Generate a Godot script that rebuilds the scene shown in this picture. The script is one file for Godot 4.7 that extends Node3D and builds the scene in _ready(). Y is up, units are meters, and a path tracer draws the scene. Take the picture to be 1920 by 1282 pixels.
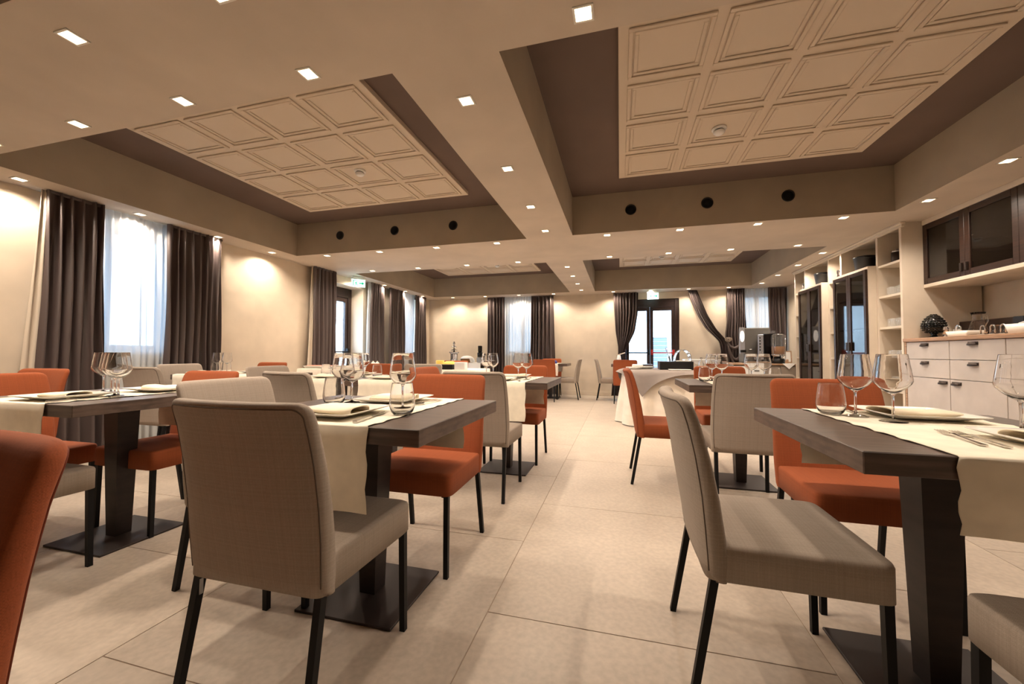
extends Node3D
# A hotel dining room: cream walls, coffered ceiling with downlights, dark tables, linen and rust chairs.

const SOFFIT := 2.418
const LID := 2.88
const PANEL := 2.838        # underside of the moulded panels
const TOP := 0.775          # table top height
const CLOTH := 0.0025       # a runner lies this much above its table
const XL := -4.94
const XR := 3.62
const ZB := -9.72
const ZF := 3.0

var M := {}
var used := {}
var rng := RandomNumberGenerator.new()

# ------------------------------------------------------------------ helpers
func numbered(called: String) -> String:
	if not used.has(called):
		used[called] = 0
		return called
	used[called] += 1
	return "%s_%03d" % [called, used[called]]

func thing(called: String, label: String, category: String, at := Vector3.ZERO, turn := 0.0, group := "") -> Node3D:
	var o := Node3D.new()
	o.name = numbered(called)
	o.set_meta("base", called)
	add_child(o)
	o.position = at
	o.rotation.y = turn
	tag(o, label, category, group)
	return o

func tag(o: Node, label: String, category: String, group := "") -> void:
	o.set_meta("label", label)
	o.set_meta("category", category)
	if group != "":
		o.set_meta("group", group)

func part(called: String, st: SurfaceTool, mat: Material, parent: Node, label := "") -> MeshInstance3D:
	st.generate_normals()
	var o := MeshInstance3D.new()
	o.mesh = st.commit()
	o.material_override = mat
	o.name = called
	parent.add_child(o, true)
	if label != "":
		o.set_meta("label", label)
	return o

func share(called: String, mesh: Mesh, mat: Material, parent: Node, at := Vector3.ZERO) -> MeshInstance3D:
	var o := MeshInstance3D.new()
	o.mesh = mesh
	o.material_override = mat
	o.name = called
	parent.add_child(o, true)
	o.position = at
	return o

func single(called: String, st: SurfaceTool, mat: Material, label: String, category: String, at := Vector3.ZERO, turn := 0.0, group := "") -> MeshInstance3D:
	var o := part(numbered(called), st, mat, self)
	o.position = at
	o.rotation.y = turn
	tag(o, label, category, group)
	return o

func struct(called: String, st: SurfaceTool, mat: Material, parent: Node = self) -> MeshInstance3D:
	var o := part(called, st, mat, parent)
	if parent == self:
		o.set_meta("kind", "structure")
		o.set_meta("label", called.replace("_", " ") + " of the dining room")
	return o

func dup(proto: Node3D, at: Vector3, turn: float, label: String, group := "") -> Node3D:
	# the first use moves the source itself, every later one adds a copy
	var r := proto
	if proto.has_meta("placed"):
		r = proto.duplicate()
		var base := String(proto.get_meta("base"))
		r.remove_meta("base")
		r.name = numbered(base)
		add_child(r)
		r.remove_meta("placed")
	else:
		proto.set_meta("placed", true)
	r.position = at
	r.rotation.y = turn
	r.set_meta("label", label)
	if group != "":
		r.set_meta("group", group)
	return r

func S() -> SurfaceTool:
	var st := SurfaceTool.new()
	st.begin(Mesh.PRIMITIVE_TRIANGLES)
	st.set_smooth_group(-1)
	return st

func tri(st: SurfaceTool, a: Vector3, b: Vector3, c: Vector3, out: Vector3) -> void:
	if (b - a).cross(c - a).dot(out) > 0.0:
		var t := b
		b = c
		c = t
	st.add_vertex(a)
	st.add_vertex(b)
	st.add_vertex(c)

func quad(st: SurfaceTool, a: Vector3, b: Vector3, c: Vector3, d: Vector3, out: Vector3) -> void:
	tri(st, a, b, c, out)
	tri(st, a, c, d, out)

func box(st: SurfaceTool, c: Vector3, s: Vector3, bev := 0.0, bs := Basis.IDENTITY) -> void:
	st.set_smooth_group(-1)
	var h := s * 0.5
	var b := minf(bev, minf(h.x, minf(h.y, h.z)) * 0.9)
	var p := {}
	for ax in 3:
		for k in 8:
			var sg := Vector3(1 if k & 1 else -1, 1 if k & 2 else -1, 1 if k & 4 else -1)
			var v := Vector3.ZERO
			for i in 3:
				v[i] = sg[i] * (h[i] if i == ax else h[i] - b)
			p[ax * 8 + k] = c + bs * v
	for ax in 3:
		var u := (ax + 1) % 3
		var w := (ax + 2) % 3
		for s1 in [0, 1]:
			var k0 := int(s1) << ax
			var n := Vector3.ZERO
			n[ax] = 1 if s1 else -1
			quad(st, p[ax * 8 + k0], p[ax * 8 + (k0 | 1 << u)], p[ax * 8 + (k0 | 1 << u | 1 << w)], p[ax * 8 + (k0 | 1 << w)], bs * n)
	if b > 0.0:
		for ax in 3:
			var u := (ax + 1) % 3
			var w := (ax + 2) % 3
			for su in [0, 1]:
				for sw in [0, 1]:
					var k0 := int(su) << u | int(sw) << w
					var k1 := k0 | 1 << ax
					var n := Vector3.ZERO
					n[u] = 1 if su else -1
					n[w] = 1 if sw else -1
					quad(st, p[u * 8 + k0], p[u * 8 + k1], p[w * 8 + k1], p[w * 8 + k0], bs * n)
		for k in 8:
			var n := Vector3(1 if k & 1 else -1, 1 if k & 2 else -1, 1 if k & 4 else -1)
			tri(st, p[k], p[8 + k], p[16 + k], bs * n)

func span(st: SurfaceTool, x0: float, x1: float, y0: float, y1: float, z0: float, z1: float, bev := 0.0) -> void:
	box(st, Vector3((x0 + x1) / 2, (y0 + y1) / 2, (z0 + z1) / 2), Vector3(absf(x1 - x0), absf(y1 - y0), absf(z1 - z0)), bev)

func grid(st: SurfaceTool, P: Array, cu := false, cv := false, sg := 1, solid := false) -> void:
	# P: rows of points; cu closes each row, cv closes the stack of rows; a solid is turned right side out
	var R := P.size()
	var C: int = P[0].size()
	var tris := PackedVector3Array()
	for i in (R if cv else R - 1):
		for j in (C if cu else C - 1):
			var a: Vector3 = P[i][j]
			var b: Vector3 = P[i][(j + 1) % C]
			var c: Vector3 = P[(i + 1) % R][(j + 1) % C]
			var d: Vector3 = P[(i + 1) % R][j]
			if a != b and b != c:
				tris.append_array([a, b, c])
			if a != d and c != d:
				tris.append_array([a, c, d])
	put_tris(st, tris, sg, solid)

func put_tris(st: SurfaceTool, tris: PackedVector3Array, sg: int, solid: bool) -> void:
	var flip := false
	if solid:
		var vol := 0.0
		var o := tris[0]
		for i in range(0, tris.size(), 3):
			vol += (tris[i] - o).dot((tris[i + 1] - o).cross(tris[i + 2] - o))
		flip = vol > 0.0
	st.set_smooth_group(sg)
	for i in range(0, tris.size(), 3):
		st.add_vertex(tris[i])
		st.add_vertex(tris[i + (2 if flip else 1)])
		st.add_vertex(tris[i + (1 if flip else 2)])

func lathe(st: SurfaceTool, prof: Array, seg := 24, c := Vector3.ZERO, sg := 1, solid := true) -> void:
	var P := []
	for p in prof:
		var row := PackedVector3Array()
		for j in seg:
			var a := TAU * j / seg
			row.append(c + Vector3(p[0] * cos(a), p[1], p[0] * sin(a)))
		P.append(row)
	grid(st, P, true, false, sg, solid)

func bar(st: SurfaceTool, a: Vector3, b: Vector3, wa: float, da: float, wb: float, db: float, ref := Vector3.FORWARD) -> void:
	st.set_smooth_group(-1)
	var t := (b - a).normalized()
	var s := t.cross(ref).normalized()
	var o := s.cross(t).normalized()
	var A := []
	var B := []
	for k in [[-1, -1], [1, -1], [1, 1], [-1, 1]]:
		A.append(a + s * wa * 0.5 * k[0] + o * da * 0.5 * k[1])
		B.append(b + s * wb * 0.5 * k[0] + o * db * 0.5 * k[1])
	for i in 4:
		var j := (i + 1) % 4
		quad(st, A[i], A[j], B[j], B[i], (A[i] + A[j] - a * 2.0))
	quad(st, A[0], A[1], A[2], A[3], -t)
	quad(st, B[0], B[1], B[2], B[3], t)

func tube(st: SurfaceTool, path: Array, r: float, seg := 8, sg := 1, closed := false) -> void:
	var P := []
	var n := path.size()
	var side := Vector3.ZERO
	for i in n:
		var d: Vector3
		if closed:
			d = path[(i + 1) % n] - path[(i + n - 1) % n]
		else:
			d = path[mini(i + 1, n - 1)] - path[maxi(i - 1, 0)]
		d = d.normalized()
		if side == Vector3.ZERO:
			side = d.cross(Vector3.UP if absf(d.y) < 0.9 else Vector3.RIGHT).normalized()
		side = (side - d * side.dot(d)).normalized()
		var up := d.cross(side)
		var row := PackedVector3Array()
		for j in seg:
			var a := TAU * j / seg
			row.append(path[i] + (side * cos(a) + up * sin(a)) * r)
		P.append(row)
	if not closed:
		var first := PackedVector3Array()
		var last := PackedVector3Array()
		for j in seg:
			first.append(path[0])
			last.append(path[n - 1])
		P.push_front(first)
		P.append(last)
	grid(st, P, true, closed, sg, true)

func prism(st: SurfaceTool, poly: PackedVector2Array, d0: float, d1: float, frame := Transform3D.IDENTITY) -> void:
	# a polygon in its own x and y, given depth along z
	st.set_smooth_group(-1)
	var idx := Geometry2D.triangulate_polygon(poly)
	var nz := frame.basis * Vector3(0, 0, 1)
	for i in range(0, idx.size(), 3):
		var p := []
		for k in 3:
			p.append(poly[idx[i + k]])
		tri(st, frame * Vector3(p[0].x, p[0].y, d0), frame * Vector3(p[1].x, p[1].y, d0), frame * Vector3(p[2].x, p[2].y, d0), -nz * signf(d1 - d0))
		tri(st, frame * Vector3(p[0].x, p[0].y, d1), frame * Vector3(p[1].x, p[1].y, d1), frame * Vector3(p[2].x, p[2].y, d1), nz * signf(d1 - d0))
	var cw := 1.0 if Geometry2D.is_polygon_clockwise(poly) else -1.0
	for i in poly.size():
		var a := poly[i]
		var b := poly[(i + 1) % poly.size()]
		var out := Vector3(-(b - a).y, (b - a).x, 0) * cw
		quad(st, frame * Vector3(a.x, a.y, d0), frame * Vector3(b.x, b.y, d0), frame * Vector3(b.x, b.y, d1), frame * Vector3(a.x, a.y, d1), frame.basis * out)

func lerp_at(t: Array, x: float) -> float:
	# piecewise linear table [[x, y], ...], x rising
	if x <= t[0][0]:
		return t[0][1]
	for i in range(1, t.size()):
		if x <= t[i][0]:
			return lerpf(t[i - 1][1], t[i][1], (x - t[i - 1][0]) / (t[i][0] - t[i - 1][0]))
	return t[-1][1]

# ------------------------------------------------------------------ materials
func mat(color: Color, rough := 0.6, metal := 0.0) -> StandardMaterial3D:
	var m := StandardMaterial3D.new()
	m.albedo_color = color
	m.roughness = rough
	m.metallic = metal
	return m

func noise_tex(freq: float, lo: float, hi: float, sd: int, size := 512, octaves := 4) -> NoiseTexture2D:
	var n := FastNoiseLite.new()
	n.seed = sd
	n.frequency = freq
	n.fractal_octaves = octaves
	var t := NoiseTexture2D.new()
	t.width = size
	t.height = size
	t.seamless = true
	t.noise = n
	var g := Gradient.new()
	g.set_color(0, Color(lo, lo, lo))
	g.set_color(1, Color(hi, hi, hi))
	t.color_ramp = g
	return t

func weave_images() -> Array:
	var r := RandomNumberGenerator.new()
	r.seed = 7
	var n := 160
	var im := Image.create(n, n, false, Image.FORMAT_RGB8)
	var warp := []
	var weft := []
	for i in n:
		warp.append(r.randf_range(0.90, 1.0))
		weft.append(r.randf_range(0.90, 1.0))
	for y in n:
		for x in n:
			var over := ((x / 2) + (y / 2)) % 2 == 0
			var v: float = (warp[x / 2 * 2] if over else weft[y / 2 * 2]) * (1.0 if over else 0.95) * r.randf_range(0.90, 1.0)
			v = clampf(v, 0, 1)
			im.set_pixel(x, y, Color(v, v, v))
	var tex := ImageTexture.create_from_image(im)
	var nm: Image = im.duplicate()
	nm.bump_map_to_normal_map(2.0)
	return [tex, ImageTexture.create_from_image(nm)]

func grain_image() -> ImageTexture:
	var n := FastNoiseLite.new()
	n.seed = 11
	n.frequency = 0.02
	n.fractal_octaves = 5
	var w := 256
	var im := Image.create(w, w, false, Image.FORMAT_RGB8)
	for y in w:
		for x in w:
			var tx := absf(x - w / 2.0)
			var ty := absf(y - w / 2.0)
			var v := 0.82 + 0.26 * n.get_noise_2d(tx * 0.35, ty * 4.0) + 0.10 * n.get_noise_2d(tx * 1.5 + 90, ty * 9.0)
			v = clampf(v, 0.35, 1)
			im.set_pixel(x, y, Color(v, v, v))
	return ImageTexture.create_from_image(im)

func tripl(m: StandardMaterial3D, tex: Texture2D, s: Vector3, world := false) -> StandardMaterial3D:
	m.albedo_texture = tex
	m.uv1_triplanar = true
	m.uv1_world_triplanar = world
	m.uv1_scale = s
	return m

func make_materials() -> void:
	var wv := weave_images()
	var grain := grain_image()
	var mottled := noise_tex(0.012, 0.94, 1.0, 3)
	var speck := noise_tex(0.12, 0.90, 1.0, 5, 512, 3)
	var cloud := noise_tex(0.008, 0.93, 1.0, 9, 256)
	for n in [["linen", Color(0.69, 0.635, 0.58)], ["rust", Color(0.64, 0.325, 0.165)]]:
		var m := mat(n[1], 0.95)
		tripl(m, wv[0], Vector3.ONE * 6.5)
		m.normal_enabled = true
		m.normal_texture = wv[1]
		m.normal_scale = 0.5
		m.rim_enabled = true
		m.rim = 0.15
		m.rim_tint = 0.6
		M[n[0]] = m
	M.linen_dark = mat(Color(0.36, 0.31, 0.27), 0.95)
	M.rust_dark = mat(Color(0.40, 0.16, 0.07), 0.95)
	M.leg = mat(Color(0.085, 0.085, 0.088), 0.5)
	M.leg.metallic_specular = 0.3
	M.wood = tripl(mat(Color(0.385, 0.315, 0.275), 0.42), grain, Vector3(1.2, 1.6, 3.2))
	M.wood_dark = tripl(mat(Color(0.175, 0.12, 0.105), 0.5), grain, Vector3(2.0, 1.0, 2.0))
	M.steel_plate = tripl(mat(Color(0.185, 0.15, 0.14), 0.5, 0.3), cloud, Vector3.ONE * 2.0)
	M.runner = tripl(mat(Color(0.94, 0.905, 0.83), 0.9), cloud, Vector3.ONE * 4.0)
	M.napkin = tripl(mat(Color(0.95, 0.895, 0.79), 0.9), cloud, Vector3.ONE * 5.0)
	M.napkin.backlight_enabled = true
	M.napkin.backlight = Color(0.25, 0.2, 0.12)
	M.china = mat(Color(0.93, 0.915, 0.88), 0.18)
	M.china.metallic_specular = 0.5
	M.silver = mat(Color(0.80, 0.79, 0.77), 0.16, 1.0)
	M.glass = mat(Color(1, 1, 1, 0.0), 0.0)
	M.glass.refraction_enabled = true
	M.glass.refraction_scale = 0.05
	M.pane = mat(Color(0.95, 0.98, 1.0, 0.05), 0.02)
	M.pane.transparency = BaseMaterial3D.TRANSPARENCY_ALPHA
	M.clear = mat(Color(0.95, 0.97, 0.97, 0.16), 0.03)
	M.clear.transparency = BaseMaterial3D.TRANSPARENCY_ALPHA
	M.smoked = mat(Color(0.085, 0.065, 0.05, 0.62), 0.03)
	M.smoked.transparency = BaseMaterial3D.TRANSPARENCY_ALPHA
	M.wall = tripl(mat(Color(0.875, 0.815, 0.73), 0.75), cloud, Vector3.ONE * 0.8, true)
	M.soffit = tripl(mat(Color(0.80, 0.745, 0.68), 0.8), cloud, Vector3.ONE * 0.6, true)
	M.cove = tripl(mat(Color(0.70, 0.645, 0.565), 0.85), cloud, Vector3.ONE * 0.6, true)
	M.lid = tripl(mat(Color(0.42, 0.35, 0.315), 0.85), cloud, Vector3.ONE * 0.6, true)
	M.panel = mat(Color(0.815, 0.755, 0.68), 0.75)
	for k in 3:
		var f: float = [1.0, 0.972, 0.955][k]
		var m := mat(Color(0.81 * f, 0.755 * f, 0.69 * f), 0.42)
		tripl(m, mottled, Vector3.ONE * 0.5, true)
		m.detail_enabled = true
		m.detail_blend_mode = BaseMaterial3D.BLEND_MODE_MUL
		m.detail_albedo = speck
		m.metallic_specular = 0.35
		M["tile%d" % k] = m
	M.grout = mat(Color(0.60, 0.53, 0.46), 0.9)
	M.curtain = mat(Color(0.315, 0.265, 0.255), 0.5)
	M.curtain.rim_enabled = true
	M.curtain.rim = 0.35
	M.curtain.rim_tint = 0.7
	M.curtain.metallic_specular = 0.6
	M.lining = mat(Color(0.80, 0.75, 0.68), 0.9)
	M.sheer = mat(Color(0.86, 0.87, 0.87, 0.93), 0.9)
	M.sheer.transparency = BaseMaterial3D.TRANSPARENCY_ALPHA
	M.sheer.backlight_enabled = true
	M.sheer.backlight = Color(0.42, 0.44, 0.46)
	M.door_wood = tripl(mat(Color(0.24, 0.165, 0.145), 0.4), grain, Vector3(2, 2, 2))
	M.frame_white = mat(Color(0.88, 0.87, 0.84), 0.4)
	M.black = mat(Color(0.03, 0.03, 0.032), 0.4)
	M.black_gloss = mat(Color(0.025, 0.022, 0.025), 0.15)
	M.hole = mat(Color(0.012, 0.012, 0.012), 0.9)
	M.chrome = mat(Color(0.78, 0.78, 0.79), 0.1, 1.0)
	M.brushed = mat(Color(0.62, 0.62, 0.62), 0.32, 0.9)
	M.cab = tripl(mat(Color(0.865, 0.815, 0.745), 0.55), cloud, Vector3.ONE * 1.0)
	M.drawer = tripl(mat(Color(0.80, 0.765, 0.735), 0.5), cloud, Vector3.ONE * 1.5)
	M.walnut = tripl(mat(Color(0.225, 0.14, 0.10), 0.35), grain, Vector3(2.0, 2.0, 1.2))
	M.oak = tripl(mat(Color(0.80, 0.635, 0.495), 0.45), grain, Vector3(3, 3, 1.0))
	M.cup = mat(Color(0.21, 0.17, 0.15), 0.4, 0.5)
	M.white = mat(Color(0.90, 0.895, 0.885), 0.45)
	M.tablecloth = tripl(mat(Color(0.92, 0.88, 0.82), 0.9), cloud, Vector3.ONE * 3.0)
	M.topper = tripl(mat(Color(0.53, 0.485, 0.455), 0.6), cloud, Vector3.ONE * 3.0)
	M.plaster_out = tripl(mat(Color(0.80, 0.79, 0.77), 0.9), cloud, Vector3.ONE * 0.3, true)
	M.paving = tripl(mat(Color(0.66, 0.65, 0.63), 0.9), speck, Vector3.ONE * 0.4, true)
	M.shutter = mat(Color(0.34, 0.37, 0.43), 0.6)
	M.ceramic_green = mat(Color(0.035, 0.055, 0.05), 0.2)
	M.bucket = mat(Color(0.06, 0.065, 0.085), 0.35)
	M.bucket_print = mat(Color(0.62, 0.64, 0.68), 0.5)
	M.yellow = mat(Color(0.88, 0.76, 0.36), 0.6)
	M.pink = mat(Color(0.86, 0.56, 0.48), 0.6)
	M.blue = mat(Color(0.16, 0.22, 0.52), 0.5)
	M.red = mat(Color(0.68, 0.12, 0.08), 0.5)
	M.grey_machine = mat(Color(0.44, 0.43, 0.41), 0.4, 0.3)
	M.silver_machine = mat(Color(0.66, 0.66, 0.68), 0.35, 0.4)
	M.taupe = mat(Color(0.52, 0.47, 0.42), 0.6)
	M.dish = mat(Color(0.74, 0.73, 0.69), 0.3)
	M.wicker = tripl(mat(Color(0.55, 0.36, 0.16), 0.8), speck, Vector3.ONE * 8.0)
	M.bulb = mat(Color(1, 1, 1), 0.5)
	M.bulb.emission_enabled = true
	M.bulb.emission = Color(1.0, 0.86, 0.68)
	M.bulb.emission_energy_multiplier = 9.0
	M.sign_white = mat(Color(1, 1, 1), 0.5)
	M.sign_white.emission_enabled = true
	M.sign_white.emission = Color(0.82, 0.97, 0.95)
	M.sign_white.emission_energy_multiplier = 2.4
	M.sign_green = mat(Color(0.05, 0.55, 0.36), 0.5)
	M.sign_green.emission_enabled = true
	M.sign_green.emission = Color(0.12, 0.72, 0.52)
	M.sign_green.emission_energy_multiplier = 0.9
	M.screen = mat(Color(1, 1, 1), 0.4)
	M.screen.emission_enabled = true
	M.screen.emission = Color(1.0, 0.93, 0.86)
	M.screen.emission_energy_multiplier = 1.3

# ------------------------------------------------------------------ camera, sky, exposure
func make_camera_and_sky() -> void:
	var cam := Camera3D.new()
	cam.name = "camera"
	cam.fov = 81.368
	cam.near = 0.05
	cam.far = 200.0
	add_child(cam)
	cam.position = Vector3(0, 1.0, 0)
	cam.rotation_degrees = Vector3(1.6296, 15.1771, 0.1276)
	cam.current = true
	var sm := ProceduralSkyMaterial.new()
	sm.sky_top_color = Color(0.70, 0.85, 1.0)
	sm.sky_horizon_color = Color(0.77, 0.89, 1.0)
	sm.ground_bottom_color = Color(0.5, 0.55, 0.6)
	sm.ground_horizon_color = Color(0.7, 0.75, 0.8)
	sm.sky_energy_multiplier = 1.0
	sm.sun_angle_max = 1.0
	var sky := Sky.new()
	sky.sky_material = sm
	var env := Environment.new()
	env.background_mode = Environment.BG_SKY
	env.sky = sky
	env.background_energy_multiplier = 20.0
	env.tonemap_mode = Environment.TONE_MAPPER_LINEAR
	env.tonemap_exposure = 1.0
	env.sdfgi_enabled = true
	env.ssao_enabled = true
	env.ssil_enabled = true
	var we := WorldEnvironment.new()
	we.name = "world_environment"
	we.environment = env
	add_child(we)

const LAMP_ENERGY := 1.12
const LAMP_COLOR := Color(1.0, 0.92, 0.835)

# ------------------------------------------------------------------ room
const WIN_Y0 := 1.02
const WIN_Y1 := 2.33
var left_holes := [[-2.35, -3.45, WIN_Y0, WIN_Y1], [-5.72, -6.86, 0.0, 2.27], [-8.02, -8.95, WIN_Y0, WIN_Y1]]
var back_holes := [[-2.86, -1.98, 0.99, WIN_Y1], [0.05, 1.31, 0.0, 2.27], [2.60, 3.32, 0.99, WIN_Y1]]

func wall_with_holes(st: SurfaceTool, along_z: bool, a: float, b: float, t0: float, t1: float, holes: Array) -> void:
	# a wall between a and b along its length, between t0 and t1 across, floor to LID
	var at := a
	var put := func(u0: float, u1: float, y0: float, y1: float) -> void:
		if absf(u1 - u0) < 0.001 or y1 - y0 < 0.001:
			return
		if along_z:
			span(st, t0, t1, y0, y1, u0, u1)
		else:
			span(st, u0, u1, y0, y1, t0, t1)
	for h in holes:
		put.call(at, h[0], 0.0, LID + 0.07)
		put.call(h[0], h[1], 0.0, h[2])
		put.call(h[0], h[1], h[3], LID + 0.07)
		at = h[1]
	put.call(at, b, 0.0, LID + 0.07)

func make_room() -> void:
	# floor of large square-edged tiles in a half bond
	var st := S()
	span(st, XL - 0.4, XR + 0.2, -0.15, -0.0025, ZB - 0.4, ZF + 0.2)
	var fl := struct("floor", st, M.grout)
	var pitch := 1.15
	var full := S()
	box(full, Vector3(0, -0.005, 0), Vector3(pitch - 0.0035, 0.01, pitch - 0.0035), 0.0008)
	full.generate_normals()
	var full_mesh := full.commit()
	var i := 0
	for sx in range(-4, 5):
		var x0 := -0.5 + sx * pitch
		var x1 := x0 + pitch
		if x1 < XL or x0 > XR:
			continue
		var off := -1.49 if sx % 2 == 0 else -2.09
		for k in range(-8, 8):
			var z0 := off + k * pitch
			var z1 := z0 + pitch
			if z1 < ZB + 0.05 or z0 > ZF - 0.05:
				continue
			i += 1
			var mt: Material = M["tile%d" % ((sx * 5 + k * 3 + 64) % 3)]
			if x0 >= XL and x1 <= XR and z0 >= ZB and z1 <= ZF:
				share("tile", full_mesh, mt, fl, Vector3((x0 + x1) / 2, 0, (z0 + z1) / 2))
			else:
				var s2 := S()
				span(s2, maxf(x0, XL) + 0.00175, minf(x1, XR) - 0.00175, -0.01, 0.0, maxf(z0, ZB) + 0.00175, minf(z1, ZF) - 0.00175, 0.0008)
				part("tile", s2, mt, fl)
	# walls with thickness
	st = S()
	wall_with_holes(st, true, ZF + 0.2, ZB - 0.4, XL - 0.4, XL, left_holes)
	struct("wall_left", st, M.wall)
	st = S()
	wall_with_holes(st, false, XL, XR, ZB - 0.4, ZB, back_holes)
	struct("wall_back", st, M.wall)
	st = S()
	span(st, XR, XR + 0.2, 0, LID + 0.07, ZB - 0.4, ZF + 0.2)
	span(st, 3.42, XR, 0, SOFFIT, ZB, -7.92)
	struct("wall_right", st, M.wall)
	st = S()
	span(st, XL, XR, 0, LID + 0.07, ZF, ZF + 0.2)
	struct("wall_front", st, M.wall)
	# skirting
	st = S()
	for r in [[-4.94, -3.27], [-1.55, -0.16], [1.36, 3.42]]:
		span(st, r[0], r[1], 0.0, 0.11, ZB, ZB + 0.016, 0.004)
		span(st, r[0], r[1], 0.0, 0.085, ZB, ZB + 0.022, 0.004)
	struct("baseboard_back", st, M.wall)
	st = S()
	for r in [[ZF, -5.4], [-6.9, ZB + 0.02]]:
		span(st, XL, XL + 0.016, 0.0, 0.11, r[0], r[1], 0.004)
	struct("baseboard_left", st, M.wall)
	# soffit: bands and the central beam, with taupe faces towards the coffers
	var xs := [[XL, -4.56], [-1.108, -0.541], [2.64, XR]]
	var zs := [[ZB, -9.2], [-6.1, -4.76], [-1.75, -0.98], [2.2, ZF]]
	var zgap := [[-9.2, -6.1], [-4.76, -1.75], [-0.98, 2.2]]
	var under := S()
	var side := S()
	var rects := []
	for z in zs:
		rects.append([XL, XR, z[0], z[1]])
	for z in zgap:
		for x in xs:
			rects.append([x[0], x[1], z[0], z[1]])
	for r in rects:
		quad(under, Vector3(r[0], SOFFIT, r[2]), Vector3(r[1], SOFFIT, r[2]), Vector3(r[1], SOFFIT, r[3]), Vector3(r[0], SOFFIT, r[3]), Vector3.DOWN)
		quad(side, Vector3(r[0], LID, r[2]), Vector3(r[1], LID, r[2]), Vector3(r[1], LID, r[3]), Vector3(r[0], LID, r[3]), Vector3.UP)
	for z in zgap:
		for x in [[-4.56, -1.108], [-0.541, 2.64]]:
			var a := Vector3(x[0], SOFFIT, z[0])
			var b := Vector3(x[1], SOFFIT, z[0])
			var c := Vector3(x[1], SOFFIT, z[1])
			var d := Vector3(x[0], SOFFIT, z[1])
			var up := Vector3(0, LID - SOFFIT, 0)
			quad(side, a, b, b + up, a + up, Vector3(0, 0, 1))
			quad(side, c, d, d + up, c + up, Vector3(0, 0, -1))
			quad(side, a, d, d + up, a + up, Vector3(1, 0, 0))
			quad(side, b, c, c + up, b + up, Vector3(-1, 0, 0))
	under.generate_normals()
	under.set_material(M.soffit)
	var am := under.commit()
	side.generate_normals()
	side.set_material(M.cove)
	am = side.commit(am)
	var ce := MeshInstance3D.new()
	ce.name = "ceiling"
	ce.mesh = am
	ce.set_meta("kind", "structure")
	ce.set_meta("label", "cream lowered ceiling bands and beam round the coffers")
	add_child(ce)
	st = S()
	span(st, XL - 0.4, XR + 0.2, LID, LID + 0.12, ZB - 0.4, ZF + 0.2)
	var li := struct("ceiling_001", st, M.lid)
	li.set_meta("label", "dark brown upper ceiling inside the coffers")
	# moulded panels hung in the coffers, 4 by 4 fields each
	for q in [[0.0, 2.14, -4.28, -2.23], [-3.90, -1.69, -4.28, -2.23], [0.0, 2.14, -8.72, -6.60], [-3.93, -1.69, -8.70, -6.60], [0.0, 2.14, -0.5, 1.72], [-3.90, -1.69, -0.5, 1.72]]:
		st = S()
		span(st, q[0], q[1], PANEL, LID, q[2], q[3], 0.003)
		var o := struct(numbered("ceiling_panel"), st, M.panel)
		o.set_meta("label", "cream ceiling panel of sixteen moulded fields")
		var cx: float = (q[1] - q[0] - 0.06) / 4.0
		var cz: float = (q[3] - q[2] - 0.06) / 4.0
		var ring := S()
		for lay in [[0.0, 0.026, 0.012], [0.034, 0.024, 0.008]]:
			var hx: float = cx * 0.5 - 0.03 - lay[0]
			var hz: float = cz * 0.5 - 0.03 - lay[0]
			var w: float = lay[1]
			var hh: float = lay[2]
			box(ring, Vector3(0, -hh / 2, hz - w / 2), Vector3(hx * 2, hh, w), 0.003)
			box(ring, Vector3(0, -hh / 2, -hz + w / 2), Vector3(hx * 2, hh, w), 0.003)
			box(ring, Vector3(hx - w / 2, -hh / 2, 0), Vector3(w, hh, hz * 2 - w * 2), 0.003)
			box(ring, Vector3(-hx + w / 2, -hh / 2, 0), Vector3(w, hh, hz * 2 - w * 2), 0.003)
		ring.generate_normals()
		var rm := ring.commit()
		for a in 4:
			for b in 4:
				share("panel_moulding", rm, M.panel, o, Vector3(q[0] + 0.03 + cx * (a + 0.5), PANEL, q[2] + 0.03 + cz * (b + 0.5)))

func make_outside() -> void:
	var st := S()
	span(st, -40, 30, -0.4, -0.16, -40, 30)
	single("pavement", st, M.paving, "pale paved ground outside the glazed doors", "pavement")
	# the pale house across the yard, seen through the back door
	var h := thing("house", "white rendered house across the yard, seen through the back door", "building", Vector3(0, 0, -16.0))
	st = S()
	span(st, -8, 12, -0.16, 7.0, -0.6, 0.0)
	part("wall", st, M.plaster_out, h)
	for w in [[1.15, 1.72, 0.25, 1.62], [-0.05, 0.30, 0.25, 1.62], [1.13, 1.62, 2.95, 4.1]]:
		st = S()
		var b := 0.06
		span(st, w[0] - b, w[1] + b, w[3], w[3] + b, 0, 0.05)
		span(st, w[0] - b, w[1] + b, w[2] - b, w[2], 0, 0.09)
		span(st, w[0] - b, w[0], w[2], w[3], 0, 0.05)
		span(st, w[1], w[1] + b, w[2], w[3], 0, 0.05)
		var f := part("window", st, M.frame_white, h)
		var n := 9
		for k in n:
			st = S()
			var y: float = lerpf(w[2], w[3], (k + 0.5) / n)
			box(st, Vector3((w[0] + w[1]) / 2, y, 0.02), Vector3(w[1] - w[0], (w[3] - w[2]) / n * 0.82, 0.02), 0.004)
			part("slat", st, M.shutter, f)
	st = S()
	span(st, 1.25, 2.0, 2.0, 2.4, 0, 0.04, 0.01)
	part("plaque", st, M.frame_white, h)

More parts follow.
